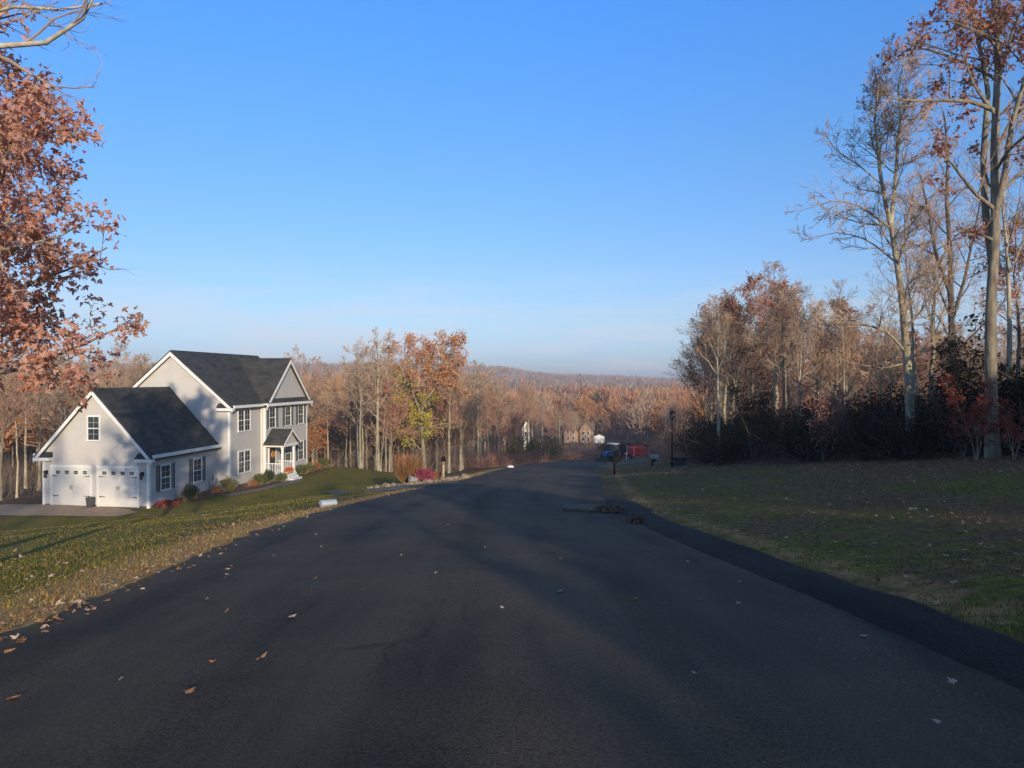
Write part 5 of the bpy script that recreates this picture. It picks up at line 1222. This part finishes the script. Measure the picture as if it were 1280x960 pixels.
# individual fallen leaves
LEAF = []
for i in range(6):
    r_ = np.random.default_rng(80 + i); lv, lf = leaf_geo(r_, np.zeros((1, 3)), .085, 5, .92); LEAF.append(np_mesh('fallen_leaf', lv + np.array([0, 0, .015]), [lf], [M['leaf_tan']]))
LEAF2 = [np_mesh('fallen_leaf', np.array(m_.vertices.__len__() and [v.co[:] for v in m_.vertices]), [np.array([p.vertices[:] for p in m_.polygons])], [M[mm]]) for m_, mm in zip(LEAF, ['leaf_litter', 'leaf_tan', 'leaf_tan', 'leaf_tan', 'leaf_litter', 'leaf_copper'])]
road_px = [(281, 773), (258, 755), (281, 716), (284, 723), (279, 727), (290, 712), (392, 730), (545, 724), (697, 748), (628, 768), (792, 757), (833, 762), (874, 757), (925, 760), (923, 731), (868, 852), (230, 879), (267, 839), (10, 884), (1195, 861),
           (360, 781), (1172, 911), (605, 690), (760, 690), (812, 700), (395, 672), (400, 688), (560, 660), (500, 700), (455, 745), (340, 700), (150, 860), (1075, 800), (860, 705), (700, 705), (795, 725), (325, 835)]
rng_l = np.random.default_rng(3)
for i, (a, c) in enumerate(road_px):
    x, y = ground_at(a, c); e = link('fallen_leaf', LEAF2[i % 6], None, (x, y, 0)); t_ = (x - edgeL(y)) / (edgeR(y) - edgeL(y)); e.location.z = float(R(y) + .016 + .05 * (1 - (2 * t_ - 1) ** 2)); e.rotation_euler = (0, 0, i * 2.1); s = random.uniform(.42, .85); e.scale = (s, s * random.uniform(.6, 1), s * 1.3); e.rotation_euler = (rng_l.normal(0, .12), rng_l.normal(0, .12), i * 2.1)
    tag(e, 'dry fallen leaf lying on the dark asphalt road', 'leaf', 'fallen leaves on the road')
rng4 = np.random.default_rng(90)
lawn_px = [(1082, 700), (1062, 677), (1103, 699), (1134, 702), (1190, 733), (1240, 690), (1160, 640), (1197, 640), (1000, 650), (1020, 632), (930, 700), (1140, 640), (880, 647), (960, 628), (1122, 658), (1235, 724), (998, 710), (1010, 640), (1250, 655), (1090, 640), (1205, 765), (1165, 765),
           (40, 725), (20, 690), (25, 700), (65, 695), (90, 693), (95, 690), (80, 708), (100, 717), (60, 724), (130, 677), (165, 684), (245, 677), (140, 742), (100, 756), (40, 789), (120, 752), (210, 712), (230, 705), (190, 722), (165, 733), (20, 745), (8, 710), (50, 740)]
for i, (a, c) in enumerate(lawn_px):
    x, y = ground_at(a, c); left = a < 640
    if edgeL(y) < x < edgeR(y) + .9: continue
    e = link('fallen_leaf', LEAF2[(i * 5 + 1) % 6], None, (x, y, Tz(x, y) + .04)); e.rotation_euler = (rng4.normal(0, .4), rng4.normal(0, .4), i * 1.7); s = random.uniform(.7, 1.2) if left else random.uniform(.5, .95); e.scale = (s, s * random.uniform(.6, 1), s)
    tag(e, 'pale dry leaf on the sunlit left lawn' if left else 'pale dry leaf on the shaded right lawn', 'leaf', 'fallen leaves on the left lawn' if left else 'fallen leaves on the right lawn')

# ------------------------------------------------------------------ air
mb = MB(); mb.bx(-5000, 5000, -200, 5600, -75, 34); hz = mb.build('haze', M['white']); hz.data.materials.clear()
m, nt, out = new_mat('haze_air'); pv = nt.nodes.new('ShaderNodeVolumePrincipled'); pv.inputs['Color'].default_value = (.80, .88, 1., 1); pv.inputs['Density'].default_value = .0005; pv.inputs['Anisotropy'].default_value = .0
nt.links.new(pv.outputs[0], out.inputs['Volume']); hz.data.materials.append(m); tag(hz, 'thin blue autumn haze over the valley', 'haze', kind='stuff')

# ------------------------------------------------------------------ light, sky, camera
SUN_EL, SUN_AZ = 13.0, 162.5
S = Vector((math.sin(rad(SUN_AZ)) * math.cos(rad(SUN_EL)), math.cos(rad(SUN_AZ)) * math.cos(rad(SUN_EL)), math.sin(rad(SUN_EL))))
sl_ = bpy.data.lights.new('sun', 'SUN'); sl_.energy = 4.8; sl_.angle = rad(.6); sl_.color = (1., .83, .60)
so = bpy.data.objects.new('sun', sl_); COL.objects.link(so); so.rotation_euler = (-S).to_track_quat('-Z', 'Y').to_euler(); so.location = (20, -40, 30)
W = bpy.data.worlds.new('World'); SC.world = W; W.use_nodes = True; nt = W.node_tree; nt.nodes.clear()
sky = nt.nodes.new('ShaderNodeTexSky'); sky.sky_type = 'NISHITA'; sky.sun_disc = False; sky.sun_elevation = rad(SUN_EL); sky.sun_rotation = rad(SUN_AZ); sky.air_density = 1.0; sky.dust_density = .4; sky.ozone_density = 2.5
tc = nt.nodes.new('ShaderNodeTexCoord'); sx3 = nt.nodes.new('ShaderNodeSeparateXYZ'); nt.links.new(tc.outputs['Generated'], sx3.inputs[0])
cl = noise(nt, 5.5, 6, stretch(nt, tc.outputs['Generated'], (1, 1, 9)), .6)
band = ramp(nt, [(.0, (0, 0, 0)), (.02, (.9, .9, .9)), (.07, (.8, .8, .8)), (.16, (0, 0, 0))], sx3.outputs[2])
tint = ramp(nt, [(.0, (.27, .35, .62)), (.027, (.27, .35, .62)), (.083, (.37, .40, .53)), (.29, (.34, .51, .70)), (.47, (.30, .62, 1.0)), (.56, (.36, .60, .90)), (.78, (.92, .66, .50)), (1., (.95, .66, .48))], sx3.outputs[2])  # warm stops near the zenith are added to neutralise the blue ambient light
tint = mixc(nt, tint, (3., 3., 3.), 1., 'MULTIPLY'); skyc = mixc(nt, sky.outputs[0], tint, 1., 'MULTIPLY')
fac = mixc(nt, ramp(nt, [(.40, (0, 0, 0)), (.68, (.85, .85, .85))], cl), band, 1., 'MULTIPLY')
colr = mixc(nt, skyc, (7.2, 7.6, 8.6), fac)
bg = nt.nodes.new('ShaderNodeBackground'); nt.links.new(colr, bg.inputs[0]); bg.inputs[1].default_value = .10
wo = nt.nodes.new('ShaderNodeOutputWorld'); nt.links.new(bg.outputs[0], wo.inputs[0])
cam = bpy.data.cameras.new('camera'); co = bpy.data.objects.new('camera', cam); COL.objects.link(co); cam.sensor_width = 36; cam.lens = 36 * F / 1280; cam.clip_end = 12000; cam.clip_start = .05
co.location = (0, 0, EYE); co.rotation_euler = (rad(90) - math.atan((480 - HY) / F), 0, 0); SC.camera = co
vs = SC.view_settings; vs.view_transform = 'Standard'; vs.look = 'None'; vs.exposure = 0.; vs.gamma = 1.; vs.use_curve_mapping = False
SC.render.engine = 'CYCLES'; cy = SC.cycles; cy.use_denoising = True; cy.max_bounces = 5; cy.diffuse_bounces = 3; cy.glossy_bounces = 2; cy.transmission_bounces = 2; cy.volume_bounces = 0; cy.transparent_max_bounces = 4
cy.use_adaptive_sampling = True; cy.adaptive_threshold = .02
